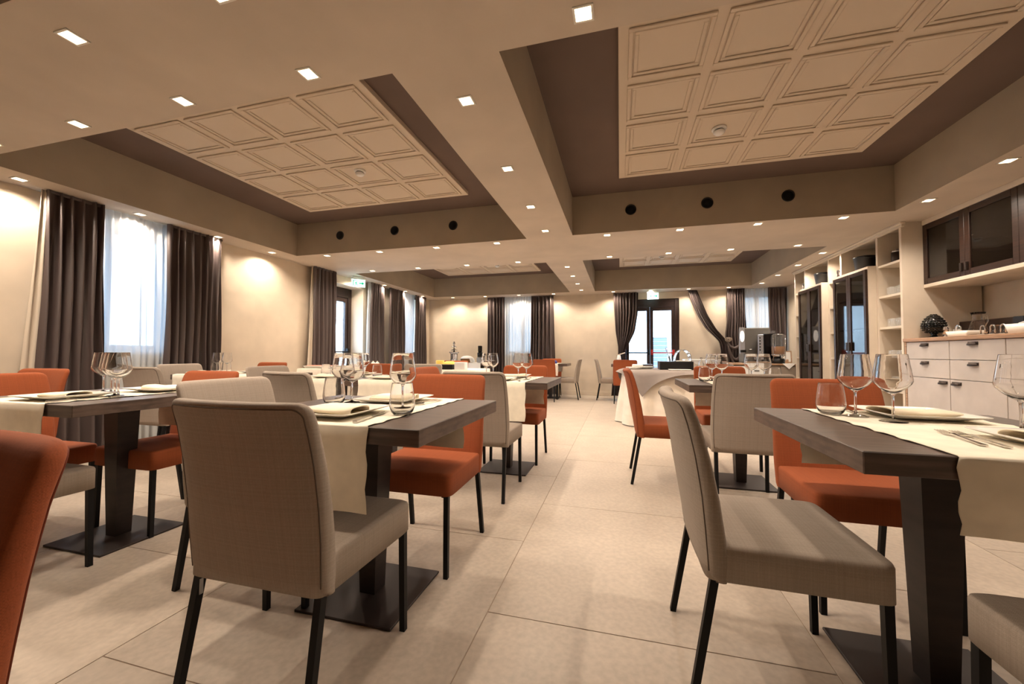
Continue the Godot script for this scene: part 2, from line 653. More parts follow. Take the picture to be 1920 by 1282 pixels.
func make_window(n: String, along_z: bool, u0: float, u1: float, y0: float, y1: float, face: float, inward: float) -> void:
	# a casement of two leaves set near the outer face of the wall
	var c := face - inward * 0.30
	var put := func(st: SurfaceTool, a: float, b: float, ya: float, yb: float, t: float) -> void:
		if along_z:
			span(st, c - t, c + t, ya, yb, a, b, 0.004)
		else:
			span(st, a, b, ya, yb, c - t, c + t, 0.004)
	var lo := minf(u0, u1)
	var hi := maxf(u0, u1)
	var st := S()
	var w := 0.06
	put.call(st, lo, lo + w, y0, y1, 0.035)
	put.call(st, hi - w, hi, y0, y1, 0.035)
	put.call(st, lo + w, hi - w, y1 - w, y1, 0.035)
	put.call(st, lo + w, hi - w, y0, y0 + w, 0.035)
	put.call(st, (lo + hi) / 2 - 0.045, (lo + hi) / 2 + 0.045, y0 + w, y1 - w, 0.03)
	var o := struct(n, st, M.door_wood)
	for k in 2:
		st = S()
		put.call(st, lo + w if k == 0 else (lo + hi) / 2 + 0.045, (lo + hi) / 2 - 0.045 if k == 0 else hi - w, y0 + w, y1 - w, 0.004)
		part("pane", st, M.pane, o)
	st = S()
	if along_z:
		span(st, face - inward * 0.26, face + inward * 0.02, y0 - 0.03, y0 + 0.004, lo - 0.02, hi + 0.02, 0.004)
	else:
		span(st, lo - 0.02, hi + 0.02, y0 - 0.03, y0 + 0.004, face - inward * 0.26, face + inward * 0.02, 0.004)
	part("sill", st, M.frame_white, o)

func make_door(n: String, label: String, u0: float, u1: float, height: float, xf: Transform3D) -> void:
	# a pair of glazed leaves in a dark frame; built along x facing +z, then placed
	var o := Node3D.new()
	o.name = n
	o.set_meta("kind", "structure")
	o.set_meta("label", label)
	add_child(o)
	o.transform = xf
	var st := S()
	var gy := 2.0
	span(st, u0, u0 + 0.09, 0, height, -0.05, 0.05, 0.006)
	span(st, u1 - 0.09, u1, 0, height, -0.05, 0.05, 0.006)
	span(st, u0 + 0.09, u1 - 0.09, gy + 0.085, height, -0.05, 0.05, 0.006)
	part("door_frame", st, M.door_wood, o)
	var m := (u0 + u1) / 2
	for k in 2:
		var a := u0 + 0.092 if k == 0 else m + 0.002
		var b := m - 0.002 if k == 0 else u1 - 0.092
		st = S()
		var sw := 0.07
		span(st, a, a + sw, 0.01, gy + 0.083, -0.03, 0.03, 0.004)
		span(st, b - sw, b, 0.01, gy + 0.083, -0.03, 0.03, 0.004)
		span(st, a + sw, b - sw, gy, gy + 0.083, -0.03, 0.03, 0.004)
		span(st, a + sw, b - sw, 0.01, 0.14, -0.03, 0.03, 0.004)
		var leaf := part("door_leaf", st, M.door_wood, o)
		st = S()
		span(st, a + sw, b - sw, 0.14, gy, -0.004, 0.004)
		part("pane", st, M.pane, leaf)
		st = S()
		tube(st, [Vector3(a + 0.03, 1.02, 0.09), Vector3(b - 0.03, 1.02, 0.09)], 0.014, 8)
		box(st, Vector3(a + 0.035, 1.03, 0.06), Vector3(0.05, 0.12, 0.07), 0.006)
		box(st, Vector3(b - 0.035, 1.03, 0.06), Vector3(0.05, 0.12, 0.07), 0.006)
		part("push_bar", st, M.red if k == 1 and n == "door_2" else M.leg, leaf)

func curtain_mesh(n_folds: int, amp: float, tbl: Array, y0: float, y1: float, sd: int, rows := 22, per := 8) -> SurfaceTool:
	# tbl: height -> [left edge, right edge, depth offset, fold depth factor]; cloth hung along x, facing +z
	var r := RandomNumberGenerator.new()
	r.seed = sd
	var cols := n_folds * per
	var ph := []
	var wid := []
	var total := 0.0
	for k in n_folds:
		var w := r.randf_range(0.6, 1.4)
		wid.append(w)
		total += w
		ph.append(r.randf_range(0.65, 1.2))
	var us := PackedFloat32Array()
	var zz := PackedFloat32Array()
	var acc := 0.0
	for k in n_folds:
		for j in per:
			var f := float(j) / per
			us.append((acc + wid[k] * f) / total)
			zz.append((sin(f * TAU) + 0.25 * sin(f * TAU * 2.0 + k)) * ph[k])
		acc += wid[k]
	us.append(1.0)
	zz.append(0.0)
	var P := []
	for i in rows + 1:
		var y := lerpf(y1, y0, float(i) / rows)
		var L := lerp_at(tbl.map(func(t): return [t[0], t[1]]), y)
		var R := lerp_at(tbl.map(func(t): return [t[0], t[2]]), y)
		var D := lerp_at(tbl.map(func(t): return [t[0], t[3]]), y)
		var K := lerp_at(tbl.map(func(t): return [t[0], t[4]]), y)
		var row := PackedVector3Array()
		for j in cols + 1:
			var u := us[j]
			var wob := 0.012 * sin(y * 3.1 + j * 0.7 + sd)
			row.append(Vector3(lerpf(L, R, u) + wob * minf(1.0, absf(R - L) * 3.0) * 0.5, y, D + amp * K * zz[j] + wob * 0.5))
		P.append(row)
	var st := S()
	grid(st, P, false, false, 1, false)
	return st

func make_curtains() -> void:
	var lw := Transform3D(Basis(Vector3.UP, PI / 2), Vector3(XL + 0.14, 0, 0))   # local x -> -z, local z -> +x
	var bw := Transform3D(Basis.IDENTITY, Vector3(0, 0, ZB + 0.14))
	var yt := SOFFIT - 0.004
	# straight drapes: [wall, left edge, right edge, folds, label]; on the left wall the edges are -z
	var drapes := [
		[lw, 2.24, 2.64, 6, "dark taupe drape left of the nearest window, edged with pale lining", 0.05],
		[lw, 3.20, 3.82, 8, "dark taupe drape right of the nearest window on the left wall", 0.02],
		[lw, 5.38, 5.90, 7, "dark taupe drape on the near side of the left glazed door", 0.03],
		[lw, 6.92, 7.36, 6, "dark taupe drape on the far side of the left glazed door", 0.10],
		[lw, 7.58, 8.20, 7, "dark taupe drape left of the far window on the left wall", 0.02],
		[lw, 8.70, 9.24, 6, "dark taupe drape by the far left corner of the room", 0.02],
		[bw, -3.24, -2.79, 6, "dark taupe drape left of the back wall window, behind the juicer", 0.0],
		[bw, -2.10, -1.55, 7, "dark taupe drape right of the left back wall window", 0.06],
		[bw, 3.06, 3.40, 5, "dark taupe drape in the far right corner, next to the shelves", 0.0],
	]
	var k := 0
	for d in drapes:
		k += 1
		var fl: float = d[5]
		var a: float = d[1]
		var b: float = d[2]
		var s := curtain_mesh(d[3], 0.045, [[0.0, a - fl, b + fl, 0, 1.15], [1.4, a - fl * 0.3, b + fl * 0.3, 0, 1.0], [yt, a, b, 0, 0.75]], 0.015, yt, 20 + k)
		var o := thing("curtain", d[4], "curtain", d[0].origin, 0.0, "dark taupe drapes")
		o.transform = d[0]
		part("drape", s, M.curtain, o)
		var hd := S()
		span(hd, a, b, yt - 0.025, yt, -0.012, 0.012, 0.003)
		part("heading", hd, M.curtain, o)
		if k == 1 or k == 3:
			var ls := curtain_mesh(2, 0.015, [[0.0, a - fl - 0.10, a - fl + 0.05, -0.03, 1.0], [yt, a - 0.02, a + 0.05, -0.03, 0.6]], 0.02, yt, 70 + k, 12)
			part("lining", ls, M.lining, o, "pale lining edge")
	# the pair tied back at the back door
	var tied := thing("curtain", "dark taupe curtain gathered and tied back left of the back door", "curtain", bw.origin, 0.0, "dark taupe drapes")
	part("drape", curtain_mesh(8, 0.05, [[0.0, -0.20, 0.10, 0.02, 1.0], [0.7, -0.14, 0.07, 0.04, 0.7], [0.98, -0.04, 0.08, 0.06, 0.42], [1.15, -0.04, 0.16, 0.06, 0.6], [1.5, -0.10, 0.33, 0.03, 0.9], [1.95, -0.12, 0.41, 0, 1.0], [yt, -0.14, 0.42, 0, 0.8]], 0.02, yt, 41, 30), M.curtain, tied)
	var tb := S()
	var ring := []
	for j in 16:
		var a := TAU * j / 16
		ring.append(Vector3(0.02 + 0.085 * cos(a), 0.985 + 0.03 * cos(a), 0.06 + 0.075 * sin(a)))
	tube(tb, ring, 0.014, 8, 1, true)
	part("tieback", tb, M.lining, tied)
	var swag := thing("curtain", "dark taupe curtain swept across the wall right of the back door", "curtain", bw.origin, 0.0, "dark taupe drapes")
	part("drape", curtain_mesh(6, 0.035, [[0.02, 2.06, 2.34, 0.10, 1.0], [0.6, 2.04, 2.30, 0.11, 1.0], [1.05, 2.10, 2.26, 0.12, 0.8], [1.26, 2.07, 2.24, 0.12, 0.6], [1.34, 2.00, 2.18, 0.12, 0.7], [1.55, 1.81, 2.02, 0.09, 0.9], [1.85, 1.66, 1.86, 0.05, 1.0], [2.15, 1.55, 1.75, 0.02, 1.0], [yt, 1.47, 1.66, 0, 0.8]], 0.02, yt, 43, 40), M.curtain, swag)
	var gath := thing("curtain", "dark taupe curtain gathered to a knot behind the coffee machine", "curtain", bw.origin, 0.0, "dark taupe drapes")
	part("drape", curtain_mesh(8, 0.05, [[0.02, 2.16, 2.66, 0.0, 1.0], [0.7, 2.18, 2.66, 0.02, 1.1], [1.1, 2.24, 2.64, 0.03, 1.0], [1.4, 2.20, 2.63, 0.02, 1.0], [1.8, 2.26, 2.62, 0, 1.0], [yt, 2.27, 2.62, 0, 0.8]], 0.02, yt, 47, 30), M.curtain, gath)
	# three drooping folds and the rosette of the tie
	for q in [[2.22, 1.26, 2.58, 1.40, 0.20], [2.22, 1.24, 2.56, 1.20, 0.34], [2.22, 1.22, 2.62, 1.30, 0.50]]:
		var path := []
		for j in 13:
			var f := j / 12.0
			path.append(Vector3(lerpf(q[0], q[2], f), lerpf(q[1], q[3], f) - q[4] * 4.0 * f * (1.0 - f), 0.10))
		var fs := S()
		tube(fs, path, 0.028, 8)
		part("fold", fs, M.curtain, gath)
	var ro := S()
	var sp := []
	for j in 30:
		var a := j * 0.5
		var rr := 0.075 * (1.0 - j / 34.0)
		sp.append(Vector3(2.24 + rr * cos(a), 1.30 + rr * 0.7 * sin(a), 0.16 + j * 0.0016))
	tube(ro, sp, 0.011, 6)
	part("rosette", ro, M.taupe, gath, "paler rolled lining at the knot")
	# sheers
	var sheers := [
		[lw, 2.60, 3.26, 11, "white sheer curtain glowing at the nearest window on the left wall"],
		[lw, 8.16, 8.76, 9, "white sheer curtain at the far window on the left wall"],
		[bw, -2.82, -2.06, 11, "white sheer curtain at the left window of the back wall"],
		[bw, 2.58, 3.12, 9, "white sheer curtain at the right window of the back wall"],
	]
	for d in sheers:
		k += 1
		var t: Transform3D = d[0]
		var s := curtain_mesh(d[3], 0.018, [[0.0, d[1], d[2], -0.07, 1.0], [yt, d[1], d[2], -0.07, 0.8]], 0.02, yt, 60 + k, 10)
		var o := single("sheer_curtain", s, M.sheer, d[4], "sheer curtain", Vector3.ZERO, 0.0, "white sheer curtains")
		o.transform = t
	# pale sheer beside the left door
	var sd := single("sheer_curtain", curtain_mesh(5, 0.02, [[0.0, 6.80, 7.0, -0.03, 1.0], [yt, 6.86, 6.96, -0.03, 0.8]], 0.02, yt, 90, 10), M.sheer, "narrow white sheer bunched at the far side of the left door", "sheer curtain", Vector3.ZERO, 0.0, "white sheer curtains")
	sd.transform = lw

# ------------------------------------------------------------------ lamps and ceiling fittings
var lamp_frame: Mesh
var lamp_glow: Mesh

func downlight(x: float, z: float, label: String) -> void:
	var o := thing("downlight", label, "ceiling light", Vector3(x, SOFFIT, z), 0.0, "square recessed ceiling downlights")
	if lamp_frame == null:
		var st := S()
		var h := 0.038
		for k in 4:
			var bs := Basis(Vector3.UP, k * PI / 2)
			box(st, bs * Vector3(0, -0.002, h), Vector3(h * 2 + 0.010, 0.006, 0.010), 0.001, bs)
		st.generate_normals()
		lamp_frame = st.commit()
		st = S()
		box(st, Vector3(0, -0.002, 0), Vector3(0.066, 0.004, 0.066))
		st.generate_normals()
		lamp_glow = st.commit()
	share("frame", lamp_frame, M.frame_white, o)
	share("lamp", lamp_glow, M.bulb, o)
	var l := SpotLight3D.new()
	l.name = "spot"
	l.light_color = LAMP_COLOR
	l.light_energy = LAMP_ENERGY
	l.light_size = 0.025
	l.spot_angle = 78.0
	l.spot_angle_attenuation = 0.6
	l.spot_range = 12.0
	l.spot_attenuation = 2.0
	l.shadow_enabled = true
	o.add_child(l)
	l.position = Vector3(0, -0.012, 0)
	l.rotation_degrees = Vector3(-90, 0, 0)

func make_ceiling_fittings() -> void:
	var ord := ["first", "second", "third", "fourth", "fifth", "sixth", "seventh", "eighth", "ninth"]
	var rx := [-4.11, -3.24, -2.37, -1.52, -0.14, 0.67, 1.46, 2.25]
	var rows := [[-1.64, "in the nearest cross band of the ceiling"], [-4.85, "under the cross beam, nearer row"], [-5.95, "under the cross beam, farther row"], [-9.37, "in the ceiling band along the back wall"]]
	for r in rows:
		for k in rx.size():
			downlight(rx[k], r[0], "square downlight, %s from the left, %s" % [ord[k], r[1]])
	for k in rx.size():
		if k < 4:
			downlight(rx[k], -1.17, "square downlight, %s from the left in the row almost overhead" % ord[k])
	var cz := [-2.05, -2.9, -3.72, -4.5, -6.48, -7.28, -8.12, -8.95]
	for c in [[-4.74, "over the left wall"], [-0.825, "along the central beam"], [2.75, "over the right cabinets"]]:
		for k in cz.size():
			if c[0] > 0.0 and k < 2:
				continue
			downlight(c[0], cz[k], "square recessed downlight %s, %s from the camera" % [c[1], ord[k - (2 if c[0] > 0.0 else 0)]])
	# round air holes in the faces of the cross beam
	var hx := [-3.82, -2.95, -2.09, 0.13, 0.94, 1.72]
	for k in 6:
		var o := thing("air_outlet", "round black air outlet, %s from the left in the beam face under the coffers" % ord[k], "vent", Vector3(hx[k], 2.665, -4.76), 0.0, "round air outlets")
		var st := S()
		lathe(st, [[0.0, 0.0], [0.052, 0.0], [0.052, 0.002], [0.0, 0.002]], 24)
		var d := part("opening", st, M.hole, o)
		d.rotation_degrees.x = 90
		st = S()
		lathe(st, [[0.050, 0.0], [0.050, 0.008], [0.060, 0.008], [0.062, 0.0]], 24, Vector3.ZERO, 1, false)
		var r := part("rim", st, M.black, o)
		r.rotation_degrees.x = 90
	# smoke detectors
	for d in [[Vector3(-2.52, PANEL, -3.42), "white smoke detector under the left coffer panel"], [Vector3(0.79, PANEL, -3.52), "white smoke detector under the right coffer panel"], [Vector3(0.78, PANEL, -7.95), "white smoke detector under the far right coffer panel"], [Vector3(-2.45, PANEL, -7.85), "white smoke detector under the far left coffer panel"]]:
		var o := thing("smoke_detector", d[1], "smoke detector", d[0], 0.0, "smoke detectors")
		var st := S()
		lathe(st, [[0.0, 0.0], [0.055, 0.0], [0.057, -0.012], [0.053, -0.018], [0.0, -0.018]], 24)
		part("base", st, M.white, o)
		st = S()
		lathe(st, [[0.0, -0.026], [0.042, -0.026], [0.043, -0.040], [0.030, -0.052], [0.0, -0.054]], 24)
		part("head", st, M.white, o)
		st = S()
		lathe(st, [[0.0, -0.018], [0.036, -0.018], [0.036, -0.026], [0.0, -0.026]], 24)
		part("slot", st, M.black, o)
	exit_sign(Vector3(-4.66, 2.297, -6.32), PI / 2 - 0.75, "lit emergency exit sign hanging in front of the left glazed door")
	exit_sign(Vector3(0.72, 2.297, -9.40), 0.0, "lit emergency exit sign hanging above the back door")

func exit_sign(at: Vector3, turn: float, label: String) -> void:
	var o := thing("exit_sign", label, "exit sign", at, turn, "exit signs")
	var st := S()
	box(st, Vector3(0, 0.075, 0), Vector3(0.26, 0.035, 0.05), 0.004)
	box(st, Vector3(0, 0.105, 0), Vector3(0.16, 0.03, 0.035), 0.003)
	part("housing", st, M.frame_white, o)
	st = S()
	box(st, Vector3(0, -0.01, 0), Vector3(0.24, 0.135, 0.018), 0.002)
	part("lit_panel", st, M.sign_white, o)
	for f in [1, -1]:
		st = S()
		var z := 0.0095
		var tf := Transform3D(Basis(Vector3.UP, 0.0 if f == 1 else PI), Vector3(0, -0.01, 0))
		# running figure and doorway on the left half, arrow on the right
		prism(st, PackedVector2Array([Vector2(-0.10, -0.05), Vector2(-0.085, -0.05), Vector2(-0.085, 0.038), Vector2(-0.03, 0.038), Vector2(-0.03, 0.05), Vector2(-0.10, 0.05)]), z, z + 0.001, tf)
		prism(st, PackedVector2Array([Vector2(-0.072, -0.05), Vector2(-0.058, -0.05), Vector2(-0.045, -0.02), Vector2(-0.028, -0.03), Vector2(-0.020, -0.05), Vector2(-0.008, -0.046), Vector2(-0.018, -0.018), Vector2(-0.034, -0.006), Vector2(-0.030, 0.012), Vector2(-0.012, 0.000), Vector2(-0.006, 0.008), Vector2(-0.030, 0.026), Vector2(-0.056, 0.018), Vector2(-0.068, -0.002), Vector2(-0.060, -0.006), Vector2(-0.050, 0.008), Vector2(-0.054, -0.016)]), z, z + 0.001, tf)
		var head := PackedVector2Array()
		for j in 10:
			head.append(Vector2(-0.022 + 0.008 * cos(TAU * j / 10), 0.038 + 0.008 * sin(TAU * j / 10)))
		prism(st, head, z, z + 0.001, tf)
		prism(st, PackedVector2Array([Vector2(0.01, -0.012), Vector2(0.06, -0.012), Vector2(0.06, -0.034), Vector2(0.105, 0.0), Vector2(0.06, 0.034), Vector2(0.06, 0.012), Vector2(0.01, 0.012)]), z, z + 0.001, tf)
		part("pictogram", st, M.sign_green, o)
	var l := OmniLight3D.new()
	l.name = "glow"
	l.light_color = Color(0.75, 0.97, 0.93)
	l.light_energy = 0.012
	l.light_size = 0.08
	l.omni_range = 8.0
	l.omni_attenuation = 2.0
	l.shadow_enabled = true
	o.add_child(l)
	l.position = Vector3(0, -0.01, 0.06)

# ------------------------------------------------------------------ chairs and tables
var chairs := {}

func back_z(y: float) -> float:   # rear face of the backrest
	return lerp_at([[0.355, -0.190], [0.375, -0.212], [0.46, -0.218], [0.6, -0.226], [0.72, -0.242], [0.80, -0.258], [0.875, -0.280]], y)

func back_t(y: float) -> float:
	return lerp_at([[0.355, 0.05], [0.38, 0.078], [0.46, 0.076], [0.6, 0.066], [0.75, 0.054], [0.875, 0.046]], y)

func back_w(y: float) -> float:
	return lerp_at([[0.355, 0.232], [0.5, 0.239], [0.7, 0.236], [0.875, 0.229]], y)

func make_chair(color: String) -> Node3D:
	var called := "dining_chair"
	var t := thing(called, "", "chair")
	var m: Material = M[color]
	var legm: Material = M.leg
	# backrest: rounded slab, leaning back and hollowed towards the sitter
	var P := []
	var H := 0.875
	var ys := [0.358, 0.362, 0.372, 0.40, 0.46, 0.52, 0.58, 0.64, 0.70, 0.76, 0.80, 0.826, 0.842, 0.855, 0.864, 0.870, 0.8735, H]
	var seg := 36
	for y in ys:
		var w := back_w(y)
		var th := back_t(y)
		var R := 0.034
		var dy: float = y - (H - R)
		if dy > 0:
			w -= R - sqrt(maxf(R * R - dy * dy, 0.0))
		var rt := 0.017
		var dt: float = y - (H - rt)
		if dt > 0:
			th *= 0.35 + 0.65 * sqrt(maxf(1.0 - (dt / rt) * (dt / rt), 0.0))
		var dbm: float = 0.376 - y
		if dbm > 0:
			th *= 0.55 + 0.45 * sqrt(maxf(1.0 - pow(dbm / 0.02, 2.0), 0.0))
		var zc := back_z(y) + back_t(y) * 0.5
		var row := PackedVector3Array()
		for j in seg:
			var a := TAU * j / seg
			var ca := cos(a)
			var sa := sin(a)
			var ux := signf(ca) * pow(absf(ca), 0.42) * w
			var uz := signf(sa) * pow(absf(sa), 0.55) * th * 0.5
			var bend := 0.034 * (1.0 - pow(ux / 0.235, 2.0)) * clampf((y - 0.36) / 0.25, 0.25, 1.0)
			row.append(Vector3(ux, y, zc + uz - bend + 0.012))
		P.append(row)
	var cap0 := PackedVector3Array()
	var cap1 := PackedVector3Array()
	for j in seg:
		cap0.append(Vector3(0, 0.357, back_z(0.37) + 0.03))
		cap1.append(Vector3(0, H + 0.0005, back_z(H) + 0.02))
	# the top closes along the crest line, not to one point
	var crest := PackedVector3Array()
	for j in seg:
		var v: Vector3 = P[-1][j]
		crest.append(Vector3(v.x * 0.98, H + 0.0008, back_z(H) + back_t(H) * 0.5 + 0.012 - 0.034 * (1.0 - pow(v.x / 0.235, 2.0))))
	var base := PackedVector3Array()
	for j in seg:
		var v: Vector3 = P[0][j]
		base.append(Vector3(v.x * 0.98, 0.357, back_z(0.37) + 0.035 - 0.0085 * (1.0 - pow(v.x / 0.235, 2.0))))
	P.push_front(base)
	P.append(crest)
	var st := S()
	grid(st, P, true, false, 1, true)
	var back := part("backrest", st, m, t)
	# piped seam round the rear panel
	var path := []
	var edge := func(x: float, y: float) -> Vector3:
		var bend := 0.034 * (1.0 - pow(x / 0.235, 2.0)) * clampf((y - 0.36) / 0.25, 0.25, 1.0)
		var th := back_t(y)
		var w := back_w(y)
		if y > H - 0.034:
			w -= 0.034 - sqrt(maxf(0.034 * 0.034 - pow(y - H + 0.034, 2.0), 0.0))
		if y > H - 0.017:
			th *= 0.35 + 0.65 * sqrt(maxf(1.0 - pow((y - H + 0.017) / 0.017, 2.0), 0.0))
		var ca := pow(minf(absf(x) / w, 1.0), 1.0 / 0.42)
		var uz := pow(sqrt(maxf(1.0 - ca * ca, 0.0)), 0.55) * th * 0.5
		return Vector3(x, y, back_z(y) + back_t(y) * 0.5 - uz - bend + 0.012)
	for k in 12:
		var y := lerpf(0.385, 0.832, k / 11.0)
		path.append(edge.call(-(back_w(y) - 0.013), y))
	for k in range(1, 25):
		# over the top: arc, straight, arc
		var xx: float
		var yy: float
		if k <= 8:
			var q := PI * 0.5 * k / 8.0
			xx = -(0.218 - 0.028 * (1.0 - cos(q)))
			yy = 0.832 + 0.028 * sin(q)
		elif k < 16:
			xx = lerpf(-0.190, 0.190, (k - 8) / 8.0)
			yy = 0.860
		else:
			var q := PI * 0.5 * (24 - k) / 8.0
			xx = 0.218 - 0.028 * (1.0 - cos(q))
			yy = 0.832 + 0.028 * sin(q)
		path.append(edge.call(xx, yy))
	for k in range(1, 12):
		var y := lerpf(0.832, 0.385, k / 11.0)
		path.append(edge.call(back_w(y) - 0.013, y))
	st = S()
	tube(st, path, 0.0020, 6)
	part("piping", st, M[color + "_dark"], back)
	# seat: a firm upholstered box with softened, slightly crowned top
	P = []
	for lay in [[0.362, 0.0, 0.012], [0.357, 0.0, 0.03], [0.362, 1.0, 0.0], [0.450, 1.0, 0.0], [0.458, 0.988, 0.0], [0.4615, 0.965, 0.0], [0.463, 0.90, 0.0], [0.466, 0.55, 0.0], [0.467, 0.05, 0.0], [0.467, 0.0001, 0.0]]:
		var row := PackedVector3Array()
		for j in 48:
			var a := TAU * (j + 0.5) / 48
			var ca := cos(a)
			var sa := sin(a)
			var k: float = lay[1] if lay[1] > 0 else (0.97 if lay[2] < 0.02 else 0.05)
			var hx := 0.236 - (0.006 if sa < 0 else 0.0)
			row.append(Vector3(signf(ca) * pow(absf(ca), 0.13) * hx * k, lay[0] if lay[1] > 0 else 0.36, 0.028 + signf(sa) * pow(absf(sa), 0.13) * 0.226 * k))
		P.append(row)
	P.remove_at(0)
	st = S()
	grid(st, P, true, false, 1, true)
	part("seat", st, m, t)
	# four square legs
	for s in [-1, 1]:
		st = S()
		bar(st, Vector3(0.212 * s, 0.365, 0.232), Vector3(0.214 * s, 0.0, 0.238), 0.022, 0.022, 0.020, 0.020)
		part("leg", st, legm, t)
		st = S()
		bar(st, Vector3(0.208 * s, 0.368, -0.172), Vector3(0.216 * s, 0.0, -0.236), 0.022, 0.022, 0.020, 0.020)
		part("leg", st, legm, t)
	return t

func chair(color: String, x: float, z: float, face: float, label: String) -> void:
	# x, z: middle of the seat; face: degrees, 0 looks along +z (towards the camera)
	if not chairs.has(color):
		chairs[color] = make_chair(color)
	dup(chairs[color], Vector3(x, 0, z), deg_to_rad(face), label, "grey linen dining chairs" if color == "linen" else "rust orange dining chairs")

func table(cx: float, cz: float, w: float, d: float, label: String, off := Vector2.ZERO) -> Node3D:
	var t := thing("dining_table", label, "table", Vector3(cx, 0, cz), 0.0, "dark wood restaurant tables")
	var st := S()
	box(st, Vector3(0, TOP - 0.0265, 0), Vector3(w, 0.053, d), 0.0025)
	part("tabletop", st, M.wood, t)
	var spots := [0.0] if w < 1.0 else [-w * 0.25, w * 0.25]
	for s in spots:
		st = S()
		bar(st, Vector3(s + off.x, TOP - 0.053, off.y), Vector3(s + off.x, 0.01, off.y), 0.112, 0.105, 0.070, 0.075)
		part("pedestal", st, M.wood_dark, t)
		st = S()
		box(st, Vector3(s + off.x, 0.005, off.y), Vector3(0.42, 0.010, 0.40), 0.002)
		part("base_plate", st, M.steel_plate, t)
	return t

func runner(cx: float, cz: float, d: float, w: float, drop_near: float, drop_far: float, label: String, sd := 1) -> void:
	# a cloth across the table along z that hangs over both edges
	var r := RandomNumberGenerator.new()
	r.seed = 100 + sd
	var path := []
	var hz := d * 0.5 + 0.004
	var y := CLOTH
	var n := 22
	for k in 7:
		path.append(Vector2(hz + 0.003, -drop_near + drop_near * k / 7.0))
	path.append(Vector2(hz + 0.0015, -0.0005))
	path.append(Vector2(hz - 0.004, y - 0.0005))
	for k in range(1, n):
		path.append(Vector2(lerpf(hz - 0.004, -hz + 0.004, float(k) / n), y))
	path.append(Vector2(-hz + 0.004, y - 0.0005))
	path.append(Vector2(-hz - 0.0015, -0.0005))
	for k in range(1, 8):
		path.append(Vector2(-hz - 0.003, -drop_far * k / 7.0))
	var P := []
	var Q := []
	var cols := 14
	for i in path.size():
		var p: Vector2 = path[i]
		var flat := p.y > 0
		var row := PackedVector3Array()
		var row2 := PackedVector3Array()
		for j in cols + 1:
			var u := float(j) / cols * 2.0 - 1.0
			var ex := w * 0.5 * u + (0.004 * sin(i * 1.9 + sd) * signf(u) if absf(u) > 0.99 else 0.0)
			var lift := 0.0
			if flat and absf(u) > 0.92:
				lift = 0.0015 + 0.0015 * sin(i * 2.3 + u)
			var out := 0.0
			if not flat:
				out = (0.006 * sin(u * 5.0 + sd) + 0.004) * clampf(-p.y * 6.0, 0.0, 1.0) * signf(p.x)
			row.append(Vector3(ex, p.y + lift, p.x + out))
			row2.append(Vector3(ex, p.y + lift - (0.0014 if flat else 0.0), p.x + out - (0.0 if flat else 0.0014 * signf(p.x))))
		P.append(row)
		Q.append(row2)
	var st := S()
	grid(st, P, false, false, 1)
	grid(st, Q, false, false, 2)
	single("table_runner", st, M.runner, label, "table runner", Vector3(cx, TOP, cz), 0.0, "cream table runners")

var proto := {}

